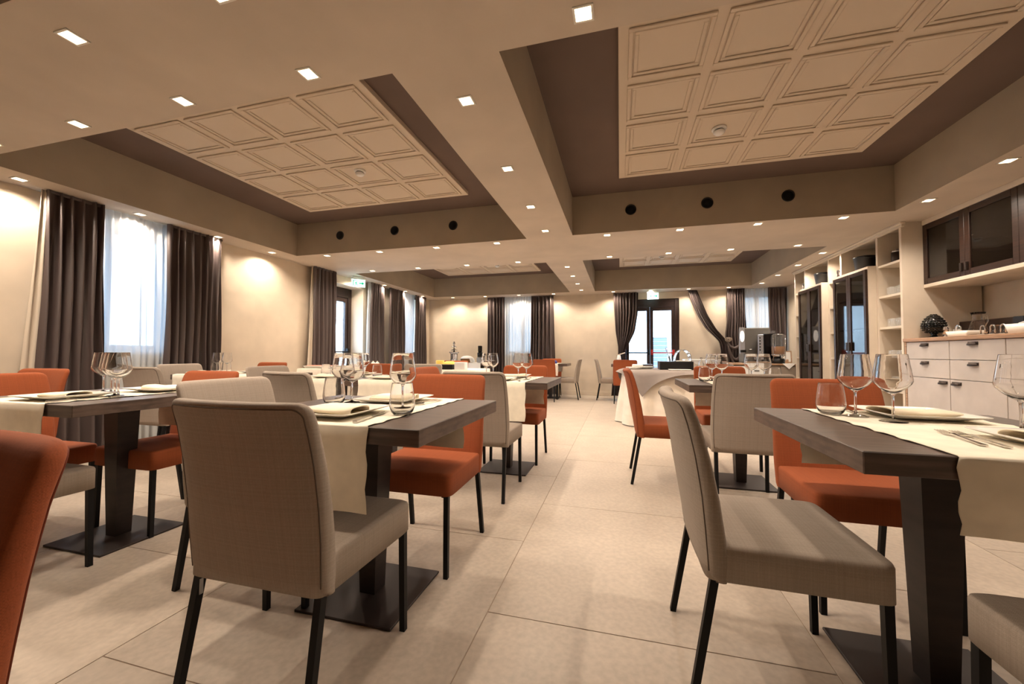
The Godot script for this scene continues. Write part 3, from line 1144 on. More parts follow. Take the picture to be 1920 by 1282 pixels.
func make_protos() -> void:
	# wine glass
	var t := thing("wine_glass", "", "wine glass")
	var st := S()
	lathe(st, [[0.0, 0.0], [0.036, 0.0], [0.037, 0.0015], [0.030, 0.0035], [0.012, 0.006], [0.0045, 0.010], [0.0, 0.010]], 28)
	part("foot", st, M.glass, t)
	st = S()
	lathe(st, [[0.0, 0.0102], [0.0045, 0.0102], [0.0038, 0.03], [0.0036, 0.06], [0.0045, 0.085], [0.007, 0.0908], [0.0, 0.0908]], 16)
	part("stem", st, M.glass, t)
	st = S()
	lathe(st, [[0.0, 0.091], [0.008, 0.0912], [0.020, 0.0985], [0.036, 0.1125], [0.047, 0.1255], [0.0505, 0.134], [0.0505, 0.141], [0.0475, 0.165], [0.0435, 0.192], [0.0393, 0.2212], [0.0391, 0.2222], [0.0386, 0.2226], [0.0381, 0.2222], [0.0381, 0.2212], [0.0423, 0.192], [0.0463, 0.165], [0.0492, 0.141], [0.0490, 0.135], [0.0452, 0.127], [0.034, 0.1145], [0.018, 0.1015], [0.006, 0.0965], [0.0, 0.0960]], 36)
	part("bowl", st, M.glass, t)
	proto.wine = t
	# stemless tumbler
	t = thing("tumbler", "", "tumbler")
	st = S()
	lathe(st, [[0.0, 0.0], [0.026, 0.0], [0.030, 0.0015], [0.039, 0.012], [0.0445, 0.028], [0.0455, 0.040], [0.0425, 0.075], [0.0366, 0.1132], [0.0364, 0.1142], [0.0359, 0.1147], [0.0354, 0.1142], [0.0354, 0.1132], [0.0412, 0.075], [0.0441, 0.040], [0.0430, 0.029], [0.0370, 0.014], [0.026, 0.0068], [0.0, 0.0060]], 32)
	part("wall", st, M.glass, t)
	proto.tumbler = t
	# square plate
	t = thing("plate", "", "plate")
	st = S()
	var rings := [[0.0, 0.004], [0.062, 0.004], [0.078, 0.006], [0.126, 0.020], [0.136, 0.0225], [0.138, 0.0215], [0.137, 0.0195], [0.080, 0.0015], [0.066, 0.0], [0.0, 0.0]]
	var P := []
	for r in rings:
		var row := PackedVector3Array()
		for j in 56:
			var a := TAU * (j + 0.5) / 56
			var e := 0.16
			row.append(Vector3(signf(cos(a)) * pow(absf(cos(a)), e) * r[0], r[1], signf(sin(a)) * pow(absf(sin(a)), e) * r[0]))
		P.append(row)
	grid(st, P, true, false, 1, true)
	part("dish", st, M.china, t)
	proto.plate = t
	# folded napkin: a flattened roll of cloth with an open end
	t = thing("napkin", "", "napkin")
	st = S()
	var prof := []
	for j in 30:
		var a := TAU * j / 30
		var s := sin(a)
		var c := cos(a)
		prof.append(Vector2(signf(c) * pow(absf(c), 0.62) * 0.050, 0.0105 + signf(s) * pow(absf(s), 0.9) * 0.0095))
	P = []
	var inner := []
	for i in 9:
		var f := i / 8.0
		var row := PackedVector3Array()
		var row2 := PackedVector3Array()
		for q in prof:
			var puff := 1.0 + 0.5 * f * f
			var yy: float = 0.001 + (q.y - 0.001) * (puff if q.y > 0.0105 else 1.0)
			row.append(Vector3(lerpf(-0.105, 0.105, f) + q.x * 0.18, yy + 0.001 * sin(f * 9.0), q.x * (1.0 + 0.12 * f)))
			row2.append(Vector3(lerpf(-0.100, 0.105, f) + q.x * 0.18, clampf(yy, 0.0042, 1.0) - 0.0022, q.x * (1.0 + 0.12 * f) * 0.955))
		P.append(row)
		inner.append(row2)
	# near end pinched shut
	var shut := PackedVector3Array()
	for q in prof:
		shut.append(Vector3(-0.112 + q.x * 0.18, 0.006, q.x * 0.93))
	P.push_front(shut)
	inner.reverse()
	for r in inner:
		P.append(r)
	grid(st, P, true, false, 1, true)
	var body := part("roll", st, M.napkin, t)
	# the lower leaf that shows under the roll
	st = S()
	P = []
	for i in 7:
		var f := i / 6.0
		var row := PackedVector3Array()
		for j in 5:
			var g := j / 4.0 * 2.0 - 1.0
			row.append(Vector3(lerpf(-0.085, 0.118, f) - 0.012 * absf(g) * f, 0.0009 + 0.004 * f * f * (1.0 - absf(g)), g * 0.066))
		P.append(row)
	grid(st, P, false, false, 1)
	part("leaf", st, M.napkin, t)
	proto.napkin = t
	# fork and knife, lying along z with the business end at -z
	t = thing("fork", "", "fork")
	st = S()
	bar(st, Vector3(0, 0.004, 0.10), Vector3(0, 0.006, 0.0), 0.014, 0.003, 0.006, 0.003, Vector3.UP)
	bar(st, Vector3(0, 0.006, 0.0), Vector3(0, 0.009, -0.035), 0.006, 0.003, 0.010, 0.0022, Vector3.UP)
	part("handle", st, M.silver, t)
	st = S()
	bar(st, Vector3(0, 0.009, -0.035), Vector3(0, 0.0045, -0.058), 0.012, 0.0022, 0.023, 0.002, Vector3.UP)
	for k in 4:
		var x := (k - 1.5) * 0.0062
		bar(st, Vector3(x, 0.0045, -0.058), Vector3(x * 0.95, 0.0068, -0.104), 0.0034, 0.0018, 0.002, 0.0012, Vector3.UP)
	part("tines", st, M.silver, t)
	proto.fork = t
	t = thing("knife", "", "knife")
	st = S()
	bar(st, Vector3(0, 0.005, 0.11), Vector3(0, 0.0055, 0.01), 0.016, 0.007, 0.012, 0.006, Vector3.UP)
	part("handle", st, M.silver, t)
	st = S()
	prism(st, PackedVector2Array([Vector2(-0.006, 0.01), Vector2(0.006, 0.01), Vector2(0.0085, -0.06), Vector2(0.006, -0.10), Vector2(-0.004, -0.115), Vector2(-0.007, -0.06)]), 0.0, 0.0016, Transform3D(Basis(Vector3(1, 0, 0), Vector3(0, 0, 1), Vector3(0, 1, 0)), Vector3(0, 0.0045, 0)))
	part("blade", st, M.silver, t)
	proto.knife = t

func lay(kind: String, x: float, z: float, turn: float, label: String, group := "", lift := 0.0) -> void:
	dup(proto[kind], Vector3(x, TOP + CLOTH + lift, z), deg_to_rad(turn), label, group if group != "" else {"wine": "wine glasses on the tables", "tumbler": "stemless tumblers on the tables", "plate": "square white plates on the tables", "napkin": "folded cream napkins", "fork": "forks on the tables", "knife": "knives on the tables"}[kind])

func setting(x: float, z: float, turn: float, where: String, nap_turn := 0.0) -> void:
	lay("plate", x, z, turn, "square white plate %s" % where)
	lay("napkin", x, z, turn + nap_turn, "cream folded napkin on the plate %s" % where, "", 0.0055)

func make_dining() -> void:
	# ---- tables
	table(-0.99, -1.44, 0.84, 0.76, "dark wood table in the left foreground, behind the big grey chair", Vector2(-0.02, -0.05))
	runner(-0.99, -1.44, 0.76, 0.50, 0.26, 0.24, "cream runner hanging over the table behind the big grey chair", 1)
	table(-2.65, -1.52, 0.84, 0.76, "dark wood table at the left edge of the picture, partly behind the big grey chair", Vector2(-0.01, -0.05))
	runner(-2.65, -1.52, 0.76, 0.50, 0.24, 0.24, "cream runner on the table at the left edge", 2)
	table(0.93, -1.50, 0.774, 0.78, "dark wood table in the right foreground with a small metal tag on its leg", Vector2(-0.015, -0.02))
	runner(0.945, -1.50, 0.78, 0.46, 0.17, 0.22, "cream runner on the right foreground table", 3)
	table(0.90, -3.49, 0.84, 0.78, "dark wood table in the middle right, behind the second grey chair")
	runner(0.90, -3.49, 0.78, 0.50, 0.26, 0.24, "cream runner on the middle right table", 4)
	table(-0.955, -3.38, 0.84, 0.76, "dark wood table left of the aisle, second from the camera")
	runner(-0.955, -3.38, 0.76, 0.50, 0.30, 0.26, "cream runner on the second table left of the aisle", 5)
	table(-2.31, -3.25, 1.14, 0.76, "long dark table with two runners behind the left foreground table")
	runner(-2.54, -3.25, 0.76, 0.46, 0.30, 0.24, "left one of two cream runners on the long middle table", 6)
	runner(-1.93, -3.25, 0.76, 0.34, 0.30, 0.24, "right one of two cream runners on the long middle table", 7)
	table(-3.93, -3.42, 1.08, 0.76, "long dark table by the nearest window")
	runner(-4.19, -3.42, 0.76, 0.48, 0.28, 0.24, "left one of two cream runners on the table by the nearest window", 8)
	runner(-3.63, -3.42, 0.76, 0.40, 0.10, 0.10, "right one of two cream runners on the table by the nearest window", 9)
	table(-4.32, -1.35, 0.84, 0.76, "dark table at the far left, only its corner showing between rust chairs")
	table(-1.52, -8.95, 0.84, 0.72, "small dark table against the back wall, left of the aisle")
	runner(-1.52, -8.95, 0.72, 0.45, 0.26, 0.2, "white runner on the small table at the back wall, left", 10)
	table(0.24, -8.95, 0.84, 0.72, "small dark table against the back wall, right of the aisle")
	var tagst := S()
	box(tagst, Vector3.ZERO, Vector3(0.003, 0.016, 0.036), 0.001)
	var tg := part("tag", tagst, M.brushed, get_node("dining_table_002"), "small metal tag")
	tg.position = Vector3(-0.0705, 0.694, -0.01)
	# ---- chairs: colour, seat middle, facing (0 = towards the camera, 180 = away, 90 = right, -90 = left)
	chair("linen", -0.975, -1.075, 180, "big grey linen chair in the centre foreground, its back to the camera")
	chair("linen", -1.575, -1.49, 90, "grey linen chair just left of the big foreground chair, facing right")
	chair("rust", -0.965, -1.895, 0, "rust orange chair facing the camera across the left foreground table")
	chair("linen", -0.97, -2.80, 180, "grey linen chair at the second table left of the aisle, back to the camera")
	chair("rust", -0.94, -3.755, 0, "rust orange chair beyond the second table left of the aisle")
	chair("rust", -1.43, -3.23, 90, "rust orange chair seen from its front at the left end of the second aisle table")
	chair("rust", 0.32, -3.43, 90, "rust orange chair in profile right of the aisle, facing right")
	chair("linen", 0.43, -1.475, 90, "grey linen chair in the right foreground, seen from the side")
	chair("linen", 0.81, -3.05, 180, "grey linen chair at the middle right table, back to the camera")
	chair("rust", 0.94, -4.08, 0, "rust orange chair beyond the middle right table")
	chair("rust", 0.965, -2.06, 0, "rust orange chair facing the camera across the right foreground table")
	chair("linen", 0.985, -0.915, 180, "grey linen chair cut off in the bottom right corner")
	chair("rust", -0.965, -0.12, 0, "rust orange chair cut off at the lower left edge, closest to the camera")
	chair("linen", -2.62, -1.07, 180, "grey linen chair mostly hidden behind the closest rust chair")
	chair("rust", -3.235, -1.42, 90, "rust orange chair at the left end of the left edge table")
	chair("rust", -2.67, -1.83, 0, "rust orange chair beyond the left edge table, its seat beside the table leg")
	chair("rust", -4.20, -1.75, 6, "rust orange chair in front of the nearest window drape")
	chair("linen", -4.05, -2.75, 180, "grey linen chair at the window table, nearer one, back to the camera")
	chair("linen", -4.47, -3.30, 90, "grey linen chair right under the nearest window")
	chair("rust", -4.40, -3.98, 0, "dark rust chair on the far side of the window table")
	chair("linen", -2.10, -2.40, 170, "grey linen chair at the long middle table, back to the camera")
	chair("linen", -2.96, -3.02, 90, "grey linen chair at the left end of the long middle table")
	chair("rust", -2.66, -3.86, 0, "rust orange chair on the far side of the long middle table")
	chair("linen", -2.18, -3.92, 0, "grey linen chair on the far side of the long middle table")
	chair("rust", -2.64, -5.90, 0, "rust orange chair behind the yellow jars")
	chair("rust", -1.52, -8.36, 180, "rust orange chair with its back to us at the small back table on the left")
	chair("rust", -1.58, -9.26, 0, "rust orange chair against the back wall beyond the left small table")
	chair("linen", -1.10, -8.85, -90, "grey chair in profile by the back wall, facing left")
	chair("linen", -0.25, -8.95, 90, "grey chair in profile by the back wall, facing right")
	chair("rust", 0.10, -8.42, 180, "rust orange chair with its back to us at the small back table on the right")
	# small metal tag on a rear leg of the big foreground chair
	var ls := S()
	box(ls, Vector3.ZERO, Vector3(0.003, 0.045, 0.012), 0.0008)
	var lt := part("tag", ls, M.brushed, get_node("dining_chair"), "small metal tag")
	lt.position = Vector3(0.1985, 0.325, -0.180)
	# ---- place settings
	setting(-0.99, -1.235, 180, "nearest the camera on the left foreground table", 172)
	setting(-1.00, -1.63, 0, "on the far side of the left foreground table", 10)
	lay("wine", -0.815, -1.385, 0, "wine glass standing alone at the right of the left foreground table")
	lay("tumbler", -0.762, -1.292, 0, "tumbler at the right of the left foreground table")
	lay("wine", -1.165, -1.545, 0, "wine glass on the left foreground table, right one of the left pair")
	lay("wine", -1.255, -1.60, 0, "wine glass on the left foreground table, left one of the left pair")
	lay("tumbler", -1.19, -1.46, 0, "tumbler beside the pair of wine glasses on the left foreground table")
	lay("knife", -0.826, -1.20, 8, "table knife right of the near plate on the left foreground table")
	lay("fork", -0.822, -1.62, 172, "outer fork beside the far plate on the left foreground table")
	lay("fork", -0.850, -1.64, 176, "inner fork beside the far plate on the left foreground table")
	setting(1.055, -1.275, 180, "nearest the camera on the right foreground table", 4)
	setting(1.00, -1.735, 0, "on the far side of the right foreground table", 186)
	lay("wine", 0.812, -1.70, 0, "smaller looking wine glass left of the pair on the right foreground table")
	lay("wine", 0.868, -1.60, 0, "wine glass right of the pair on the right foreground table")
	lay("tumbler", 0.752, -1.735, 0, "tumbler at the left of the right foreground table")
	lay("wine", 1.10, -1.475, 0, "wine glass at the right of the right foreground table, before the drawers")
	lay("wine", 1.17, -1.44, 0, "wine glass cut off by the right edge of the picture")
	lay("fork", 0.862, -1.325, -10, "outer fork beside the near plate on the right foreground table")
	lay("fork", 0.895, -1.315, -7, "inner fork beside the near plate on the right foreground table")
	lay("knife", 0.85, -1.80, 172, "table knife beside the far plate on the right foreground table")
	setting(-2.60, -1.30, 180, "nearest the camera on the left edge table", 180)
	setting(-2.57, -1.72, 0, "on the far side of the left edge table", 184)
	lay("wine", -2.50, -1.44, 0, "wine glass on the left edge table, front left of four")
	lay("wine", -2.43, -1.415, 0, "wine glass on the left edge table, front right of four")
	lay("wine", -2.80, -1.56, 0, "wine glass on the left edge table, back left of four")
	lay("wine", -2.72, -1.55, 0, "wine glass on the left edge table, back right of four")
	lay("fork", -2.86, -1.27, 0, "fork left of the near plate on the left edge table")
	lay("knife", -2.44, -1.27, 0, "knife right of the near plate on the left edge table")
	setting(-0.98, -3.17, 180, "nearest the camera on the second aisle table", 0)
	setting(-0.95, -3.60, 0, "on the far side of the second aisle table", 0)
	lay("wine", -1.20, -3.52, 0, "wine glass on the second aisle table, left one of the left pair")
	lay("wine", -1.12, -3.47, 0, "wine glass on the second aisle table, right one of the left pair")
	lay("wine", -0.85, -3.34, 0, "wine glass on the second aisle table, left one of the right pair")
	lay("wine", -0.765, -3.29, 0, "wine glass on the second aisle table, right one of the right pair")
	lay("fork", -0.76, -3.50, 172, "fork beside the far plate on the second aisle table")
	lay("knife", -0.80, -3.14, 20, "knife beside the near plate on the second aisle table")
	setting(0.92, -3.26, 180, "nearest the camera on the middle right table", 0)
	setting(0.90, -3.72, 0, "on the far side of the middle right table", 20)
	lay("wine", 0.735, -3.62, 0, "wine glass on the middle right table, left one of the left pair")
	lay("wine", 0.775, -3.47, 0, "wine glass on the middle right table, right one of the left pair")
	lay("tumbler", 0.66, -3.53, 0, "tumbler at the left of the middle right table")
	lay("wine", 1.01, -3.56, 0, "wine glass on the middle right table, left one of the right pair")
	lay("wine", 1.10, -3.56, 0, "wine glass on the middle right table, right one of the right pair")
	lay("tumbler", 1.135, -3.44, 0, "tumbler at the right of the middle right table")
	setting(-2.53, -3.05, 180, "left one nearest the camera on the long middle table", 0)
	setting(-1.94, -3.05, 180, "right one nearest the camera on the long middle table", 180)
	setting(-2.54, -3.45, 0, "left, far side of the long middle table", 0)
	setting(-1.94, -3.45, 0, "right, far side of the long middle table", 0)
	lay("wine", -2.30, -3.22, 0, "wine glass in the middle of the long middle table")
	lay("tumbler", -2.72, -3.22, 0, "tumbler at the left of the long middle table")
	lay("tumbler", -2.16, -3.22, 0, "tumbler near the middle of the long middle table")
	lay("fork", -1.77, -3.06, 10, "fork beside the right near plate on the long middle table")
	setting(-4.20, -3.22, 180, "nearest the camera on the window table", 0)
	setting(-3.84, -3.50, 0, "in the middle of the window table", 20)
	lay("wine", -4.33, -3.42, 0, "wine glass on the window table, left one")
	lay("wine", -4.19, -3.42, 0, "wine glass on the window table, right one")
	lay("tumbler", -4.27, -3.36, 0, "tumbler on the window table, left one")
	lay("tumbler", -4.12, -3.36, 0, "tumbler on the window table, right one")
	lay("knife", -3.58, -3.36, 40, "knife on the right runner of the window table")

# ------------------------------------------------------------------ buffets
func cloth_table(cx: float, cz: float, w: float, d: float, h: float, m: Material, label: String) -> void:
	# a rectangular buffet under a cloth that hangs to the floor in soft folds
	var st := S()
	var P := []
	var n := 96
	for lay_ in [[h, 0.0, 0.0], [h, 0.98, 0.0], [h - 0.004, 1.0, 0.0], [h - 0.20, 1.0, 0.4], [h * 0.5, 1.0, 0.8], [0.01, 1.0, 1.0]]:
		var row := PackedVector3Array()
		for j in n:
			var a := TAU * j / n
			var e := 0.12
			var f: float = 0.018 * lay_[2] * sin(a * 26.0) + 0.02 * lay_[2]
			row.append(Vector3(cx + signf(cos(a)) * pow(absf(cos(a)), e) * (w * 0.5 + f) * lay_[1], lay_[0], cz + signf(sin(a)) * pow(absf(sin(a)), e) * (d * 0.5 + f) * lay_[1]))
		P.append(row)
	grid(st, P, true, false, 1, false)
	single("buffet_table", st, m, label, "table")

func stacked(st: SurfaceTool, r: float, n: int, y0 := 0.0, dy := 0.008) -> void:
	for k in n:
		var y := y0 + k * dy
		lathe(st, [[0.0, y], [r * 0.6, y], [r, y + dy * 1.6], [r, y + dy * 1.9], [r * 0.6, y + dy * 0.6], [0.0, y + dy * 0.6]], 28)

func tray_shape(st: SurfaceTool, w: float, d: float, h: float) -> void:
	var P := []
	for r in [[0.0, 0.006], [0.82, 0.006], [0.97, h], [1.0, h], [0.86, 0.0], [0.0, 0.0]]:
		var row := PackedVector3Array()
		for j in 40:
			var a := TAU * (j + 0.5) / 40
			var e := 0.2
			row.append(Vector3(signf(cos(a)) * pow(absf(cos(a)), e) * w * 0.5 * r[0], r[1], signf(sin(a)) * pow(absf(sin(a)), e) * d * 0.5 * r[0]))
		P.append(row)
	grid(st, P, true, false, 1, true)

func make_buffets() -> void:
	var st: SurfaceTool
	# round buffet with white cloth and taupe topper
	var rc := Vector3(0.75, 0, -6.2)
	var rr := 0.72
	st = S()
	var P := []
	var n := 160
	for lay_ in [[0.770, 0.0, 0.0], [0.770, 0.97, 0.0], [0.764, 1.0, 0.0], [0.60, 1.01, 0.25], [0.35, 1.045, 0.7], [0.012, 1.09, 1.0]]:
		var row := PackedVector3Array()
		for j in n:
			var a := TAU * j / n
			var f: float = 1.0 + 0.045 * lay_[2] * (sin(a * 15.0) + 0.5 * sin(a * 23.0 + 1.0))
			row.append(rc + Vector3(cos(a) * rr * lay_[1] * f, lay_[0], sin(a) * rr * lay_[1] * f))
		P.append(row)
	grid(st, P, true, false, 1)
	single("buffet_table", st, M.tablecloth, "round buffet table under a white cloth that falls to the floor", "table")
	st = S()
	P = []
	for i in 9:
		var row := PackedVector3Array()
		for j in n:
			var a := TAU * j / n
			var b := a + 0.156
			var sq := 0.755 / maxf(absf(cos(b)), absf(sin(b)))
			var drop := maxf(sq - rr, 0.03)
			var v := Vector3.ZERO
			if i == 0:
				v = Vector3(0, 0.774, 0)
			elif i == 1:
				v = Vector3(cos(a) * rr * 1.01, 0.774, sin(a) * rr * 1.01)
			else:
				var f := (i - 1) / 7.0
				var rad := rr * 1.03 + 0.05 * f + 0.015 * f * sin(a * 11.0) + 0.015
				v = Vector3(cos(a) * rad, 0.772 - drop * f, sin(a) * rad)
			row.append(rc + v)
		P.append(row)
	grid(st, P, true, false, 1)
	single("cloth_topper", st, M.topper, "taupe square overcloth draped over the round buffet table", "tablecloth")
	var ty := 0.7745
	# black display riser with a curved clear cover and tongs
	st = S()
	box(st, Vector3(0, 0.058, 0), Vector3(0.44, 0.116, 0.34), 0.004)
	single("display_riser", st, M.black, "black box riser on the round buffet table", "riser", Vector3(0.76, ty, -6.12))
	var dc := thing("display_cover", "clear roll top cover on the black riser, in front of the back door", "display cover", Vector3(0.86, ty + 0.116, -6.14))
	st = S()
	P = []
	for i in 13:
		var a := PI * i / 12.0
		var row := PackedVector3Array()
		for j in 2:
			row.append(Vector3(0.105 * cos(a), 0.165 * sin(a), -0.13 + 0.26 * j))
		P.append(row)
	grid(st, P, false, false, 1)
	part("hood", st, M.clear, dc)
	st = S()
	for z in [-0.13, 0.13]:
		var pth := []
		for i in 13:
			pth.append(Vector3(0.105 * cos(PI * i / 12.0), 0.004 + 0.165 * sin(PI * i / 12.0), z))
		tube(st, pth, 0.004, 6)
	tube(st, [Vector3(-0.105, 0.006, -0.13), Vector3(-0.105, 0.006, 0.13)], 0.006, 6)
	tube(st, [Vector3(0.105, 0.006, -0.13), Vector3(0.105, 0.006, 0.13)], 0.006, 6)
	part("frame", st, M.chrome, dc)
	st = S()
	box(st, Vector3(0, 0.006, 0), Vector3(0.20, 0.012, 0.25), 0.003)
	part("board", st, M.china, dc)
	st = S()
	for k in 3:
		tube(st, [Vector3(0, 0, 0.06 - k * 0.05), Vector3(-0.03 - 0.012 * k, 0.19, 0.05 - k * 0.05), Vector3(0.02, 0.20, 0.05 - k * 0.05)], 0.005, 6)
	single("tongs", st, M.chrome, "chrome serving tongs standing left of the clear cover", "tongs", Vector3(0.69, ty + 0.118, -6.08))
	st = S()
	tray_shape(st, 0.29, 0.13, 0.014)
	single("tray", st, M.china, "narrow white tray at the front of the round buffet", "tray", Vector3(0.78, ty, -5.80))
	st = S()
	stacked(st, 0.115, 3)
	single("plate_stack", st, M.china, "stack of white plates at the left edge of the round buffet", "plate stack", Vector3(0.20, ty, -6.10))
	st = S()
	stacked(st, 0.13, 2, 0.0, 0.012)
	single("plate_stack", st, M.dish, "pale grey dishes left of the black riser", "plate stack", Vector3(0.36, ty, -6.24))
	st = S()
	box(st, Vector3(0, 0.03, 0), Vector3(0.16, 0.06, 0.12), 0.01)
	single("bread_box", st, M.china, "cream box behind the white plates on the round buffet", "box", Vector3(0.26, ty, -6.45))
	for k in 2:
		st = S()
		lathe(st, [[0.0, 0.0], [0.032, 0.0], [0.034, 0.006], [0.034, 0.075], [0.022, 0.11], [0.013, 0.12], [0.013, 0.155], [0.016, 0.158], [0.016, 0.168], [0.0115, 0.168], [0.0115, 0.12], [0.020, 0.108], [0.0315, 0.074], [0.0315, 0.008], [0.0, 0.006]], 20)
		single("glass_bottle", st, M.glass, ["clear glass bottle right of the black riser, left one", "clear glass bottle right of the black riser, right one"][k], "bottle", Vector3(1.13 + 0.115 * k, ty, -6.25), 0.0, "bottles on the round buffet")
	# buffet by the left wall: white cloth, trays and boxes
	cloth_table(-3.85, -5.05, 1.34, 0.66, 0.775, M.tablecloth, "white cloth buffet table by the left wall near the glazed door")
	var by := 0.776
	st = S()
	tray_shape(st, 0.44, 0.26, 0.035)
	var pt := thing("tray", "white dish with pink slices at the left end of the left wall buffet", "tray", Vector3(-4.28, by, -4.95))
	part("dish", st, M.dish, pt)
	st = S()
	box(st, Vector3(0, 0.030, 0), Vector3(0.36, 0.02, 0.20), 0.008)
	part("slices", st, M.pink, pt, "pink slices")
	st = S()
	tray_shape(st, 0.28, 0.22, 0.03)
	single("tray", st, M.dish, "pale oval dish right of the pink slices on the left wall buffet", "tray", Vector3(-3.98, by, -4.84))
	st = S()
	box(st, Vector3(0, 0.03, 0), Vector3(0.18, 0.06, 0.14), 0.006)
	single("box", st, M.white, "white box at the right of the left wall buffet", "box", Vector3(-3.62, by, -5.02))
	for k in 3:
		st = S()
		lathe(st, [[0.0, 0.0], [0.035, 0.0], [0.037, 0.01], [0.030, 0.08], [0.020, 0.10], [0.012, 0.115], [0.0, 0.116]], 16)
		single("carafe", st, M.glass, ["small glass carafe by the white box, left one", "small glass carafe by the white box, middle one", "small glass carafe by the white box, right one"][k], "carafe", Vector3(-3.46 + 0.10 * k, by, -4.86 - 0.05 * (k % 2)), 0.0, "carafes on the left wall buffet")
	# centre-left buffet with jars
	cloth_table(-2.30, -5.30, 0.90, 0.66, 0.775, M.tablecloth, "white cloth buffet table with yellow jars, left of the aisle")
	st = S()
	lathe(st, [[0.0, 0.0], [0.055, 0.0], [0.058, 0.005], [0.058, 0.115], [0.052, 0.122], [0.0, 0.122]], 24)
	single("jar", st, M.yellow, "tall yellow jar standing at the front of the jar buffet", "jar", Vector3(-2.46, by, -5.18), 0.0, "yellow containers")
	st = S()
	lathe(st, [[0.0, 0.0], [0.09, 0.0], [0.11, 0.03], [0.10, 0.085], [0.05, 0.105], [0.0, 0.106]], 24)
	single("jar", st, M.yellow, "squat pale yellow container behind the tall yellow jar", "jar", Vector3(-2.42, by, -5.42), 0.0, "yellow containers")
	for k in 2:
		st = S()
		tray_shape(st, 0.13, 0.12, 0.05)
		single("bowl", st, [M.red, M.yellow][k], ["small bowl of red fruit left of the yellow jar", "small yellow bowl left of the red fruit"][k], "bowl", Vector3(-2.56 - 0.13 * k, by, -5.40), 0.0, "bowls on the jar buffet")
	st = S()
	box(st, Vector3(0, 0.035, 0), Vector3(0.20, 0.07, 0.14), 0.006)
	single("cutlery_box", st, M.black, "low black cutlery box at the front of the jar buffet", "box", Vector3(-2.30, by, -5.08))
	st = S()
	box(st, Vector3(0, 0.05, 0), Vector3(0.15, 0.10, 0.12), 0.004)
	single("napkin_holder", st, M.white, "white napkin box right of the black cutlery box", "box", Vector3(-2.10, by, -5.08))
	# back corner table: fountain, covered basket, juicer
	table(-3.45, -8.85, 1.20, 0.66, "dark table in the far left corner with the fountain and the juicer")
	var cr := S()
	span(cr, -0.62, 0.62, 0.0005, 0.003, -0.25, 0.25)
	span(cr, 0.05, 0.40, -0.22, 0.003, 0.331, 0.335)
	span(cr, 0.05, 0.40, 0.0005, 0.003, 0.24, 0.335)
	single("table_runner", cr, M.white, "white cloth hanging over the far left corner table", "table runner", Vector3(-3.45, TOP, -8.85))
	var ft := thing("chocolate_fountain", "chrome tiered fountain on the far left corner table", "fountain", Vector3(-3.84, TOP + 0.003, -8.85))
	st = S()
	lathe(st, [[0.0, 0.0], [0.078, 0.0], [0.082, 0.01], [0.086, 0.20], [0.088, 0.215], [0.0, 0.215]], 28)
	part("base", st, M.chrome, ft)
	st = S()
	lathe(st, [[0.0, 0.215], [0.10, 0.215], [0.118, 0.235], [0.122, 0.252], [0.114, 0.254], [0.098, 0.228], [0.0, 0.226]], 28)
	part("basin", st, M.chrome, ft)
	for k in 3:
		st = S()
		var r: float = [0.085, 0.062, 0.036][k]
		var y: float = [0.29, 0.37, 0.45][k]
		lathe(st, [[0.0, y + 0.03], [0.018, y + 0.03], [r * 0.6, y + 0.022], [r, y], [r - 0.006, y - 0.004], [r * 0.5, y + 0.008], [0.0, y + 0.010]], 24)
		part("tier", st, M.chrome, ft)
	st = S()
	lathe(st, [[0.0, 0.226], [0.020, 0.226], [0.018, 0.47], [0.022, 0.48], [0.012, 0.50], [0.0, 0.502]], 18)
	part("column", st, M.chrome, ft)
	var cb := thing("bread_basket", "basket covered with a fringed white cloth beside the fountain", "basket", Vector3(-3.50, TOP + 0.003, -8.85))
	st = S()
	lathe(st, [[0.0, 0.0], [0.12, 0.0], [0.15, 0.05], [0.14, 0.10], [0.06, 0.14], [0.0, 0.145]], 24)
	part("basket", st, M.wicker, cb)
	st = S()
	P = []
	for i in 8:
		var row := PackedVector3Array()
		for j in 48:
			var a := TAU * j / 48
			var f := i / 7.0
			var rad := 0.175 * sin(f * PI * 0.5) * (1.0 + 0.05 * f * sin(a * 9.0))
			var yy := 0.165 - 0.155 * f * f * (1.0 if sin(a) < 0.75 else 0.45)
			row.append(Vector3(cos(a) * rad, yy, sin(a) * rad))
		P.append(row)
	grid(st, P, true, false, 1)
	part("cloth", st, M.white, cb)
	var ju := thing("juicer", "black and grey slow juicer on the far left corner table", "juicer", Vector3(-3.18, TOP + 0.003, -8.85))
	st = S()
	box(st, Vector3(0, 0.065, 0), Vector3(0.13, 0.13, 0.15), 0.02)
	part("motor", st, M.brushed, ju)
	st = S()
	lathe(st, [[0.0, 0.13], [0.06, 0.13], [0.064, 0.14], [0.066, 0.22], [0.055, 0.245], [0.035, 0.26], [0.0, 0.262]], 24)
	part("drum", st, M.black_gloss, ju)
	st = S()
	box(st, Vector3(0, 0.325, 0), Vector3(0.08, 0.14, 0.08), 0.006)
	part("feed_tube", st, M.black_gloss, ju)
	st = S()
	tube(st, [Vector3(0.06, 0.17, 0), Vector3(0.10, 0.16, 0), Vector3(0.105, 0.15, 0)], 0.012, 8)
	part("spout", st, M.black, ju)
	# items on the small back tables
	for q in [["blue folded napkin ring on the left small back table", -1.38, -8.72]]:
		st = S()
		lathe(st, [[0.0, 0.0], [0.045, 0.0], [0.05, 0.03], [0.03, 0.07], [0.0, 0.072]], 16)
		single("sugar_pot", st, M.blue, "small blue pot on the small back table on the left", "pot", Vector3(q[1], TOP + CLOTH, q[2]))
	var sw := thing("table_lamp", "small white lamp on the small back table on the right", "lamp", Vector3(-0.02, TOP, -9.10))
	st = S()
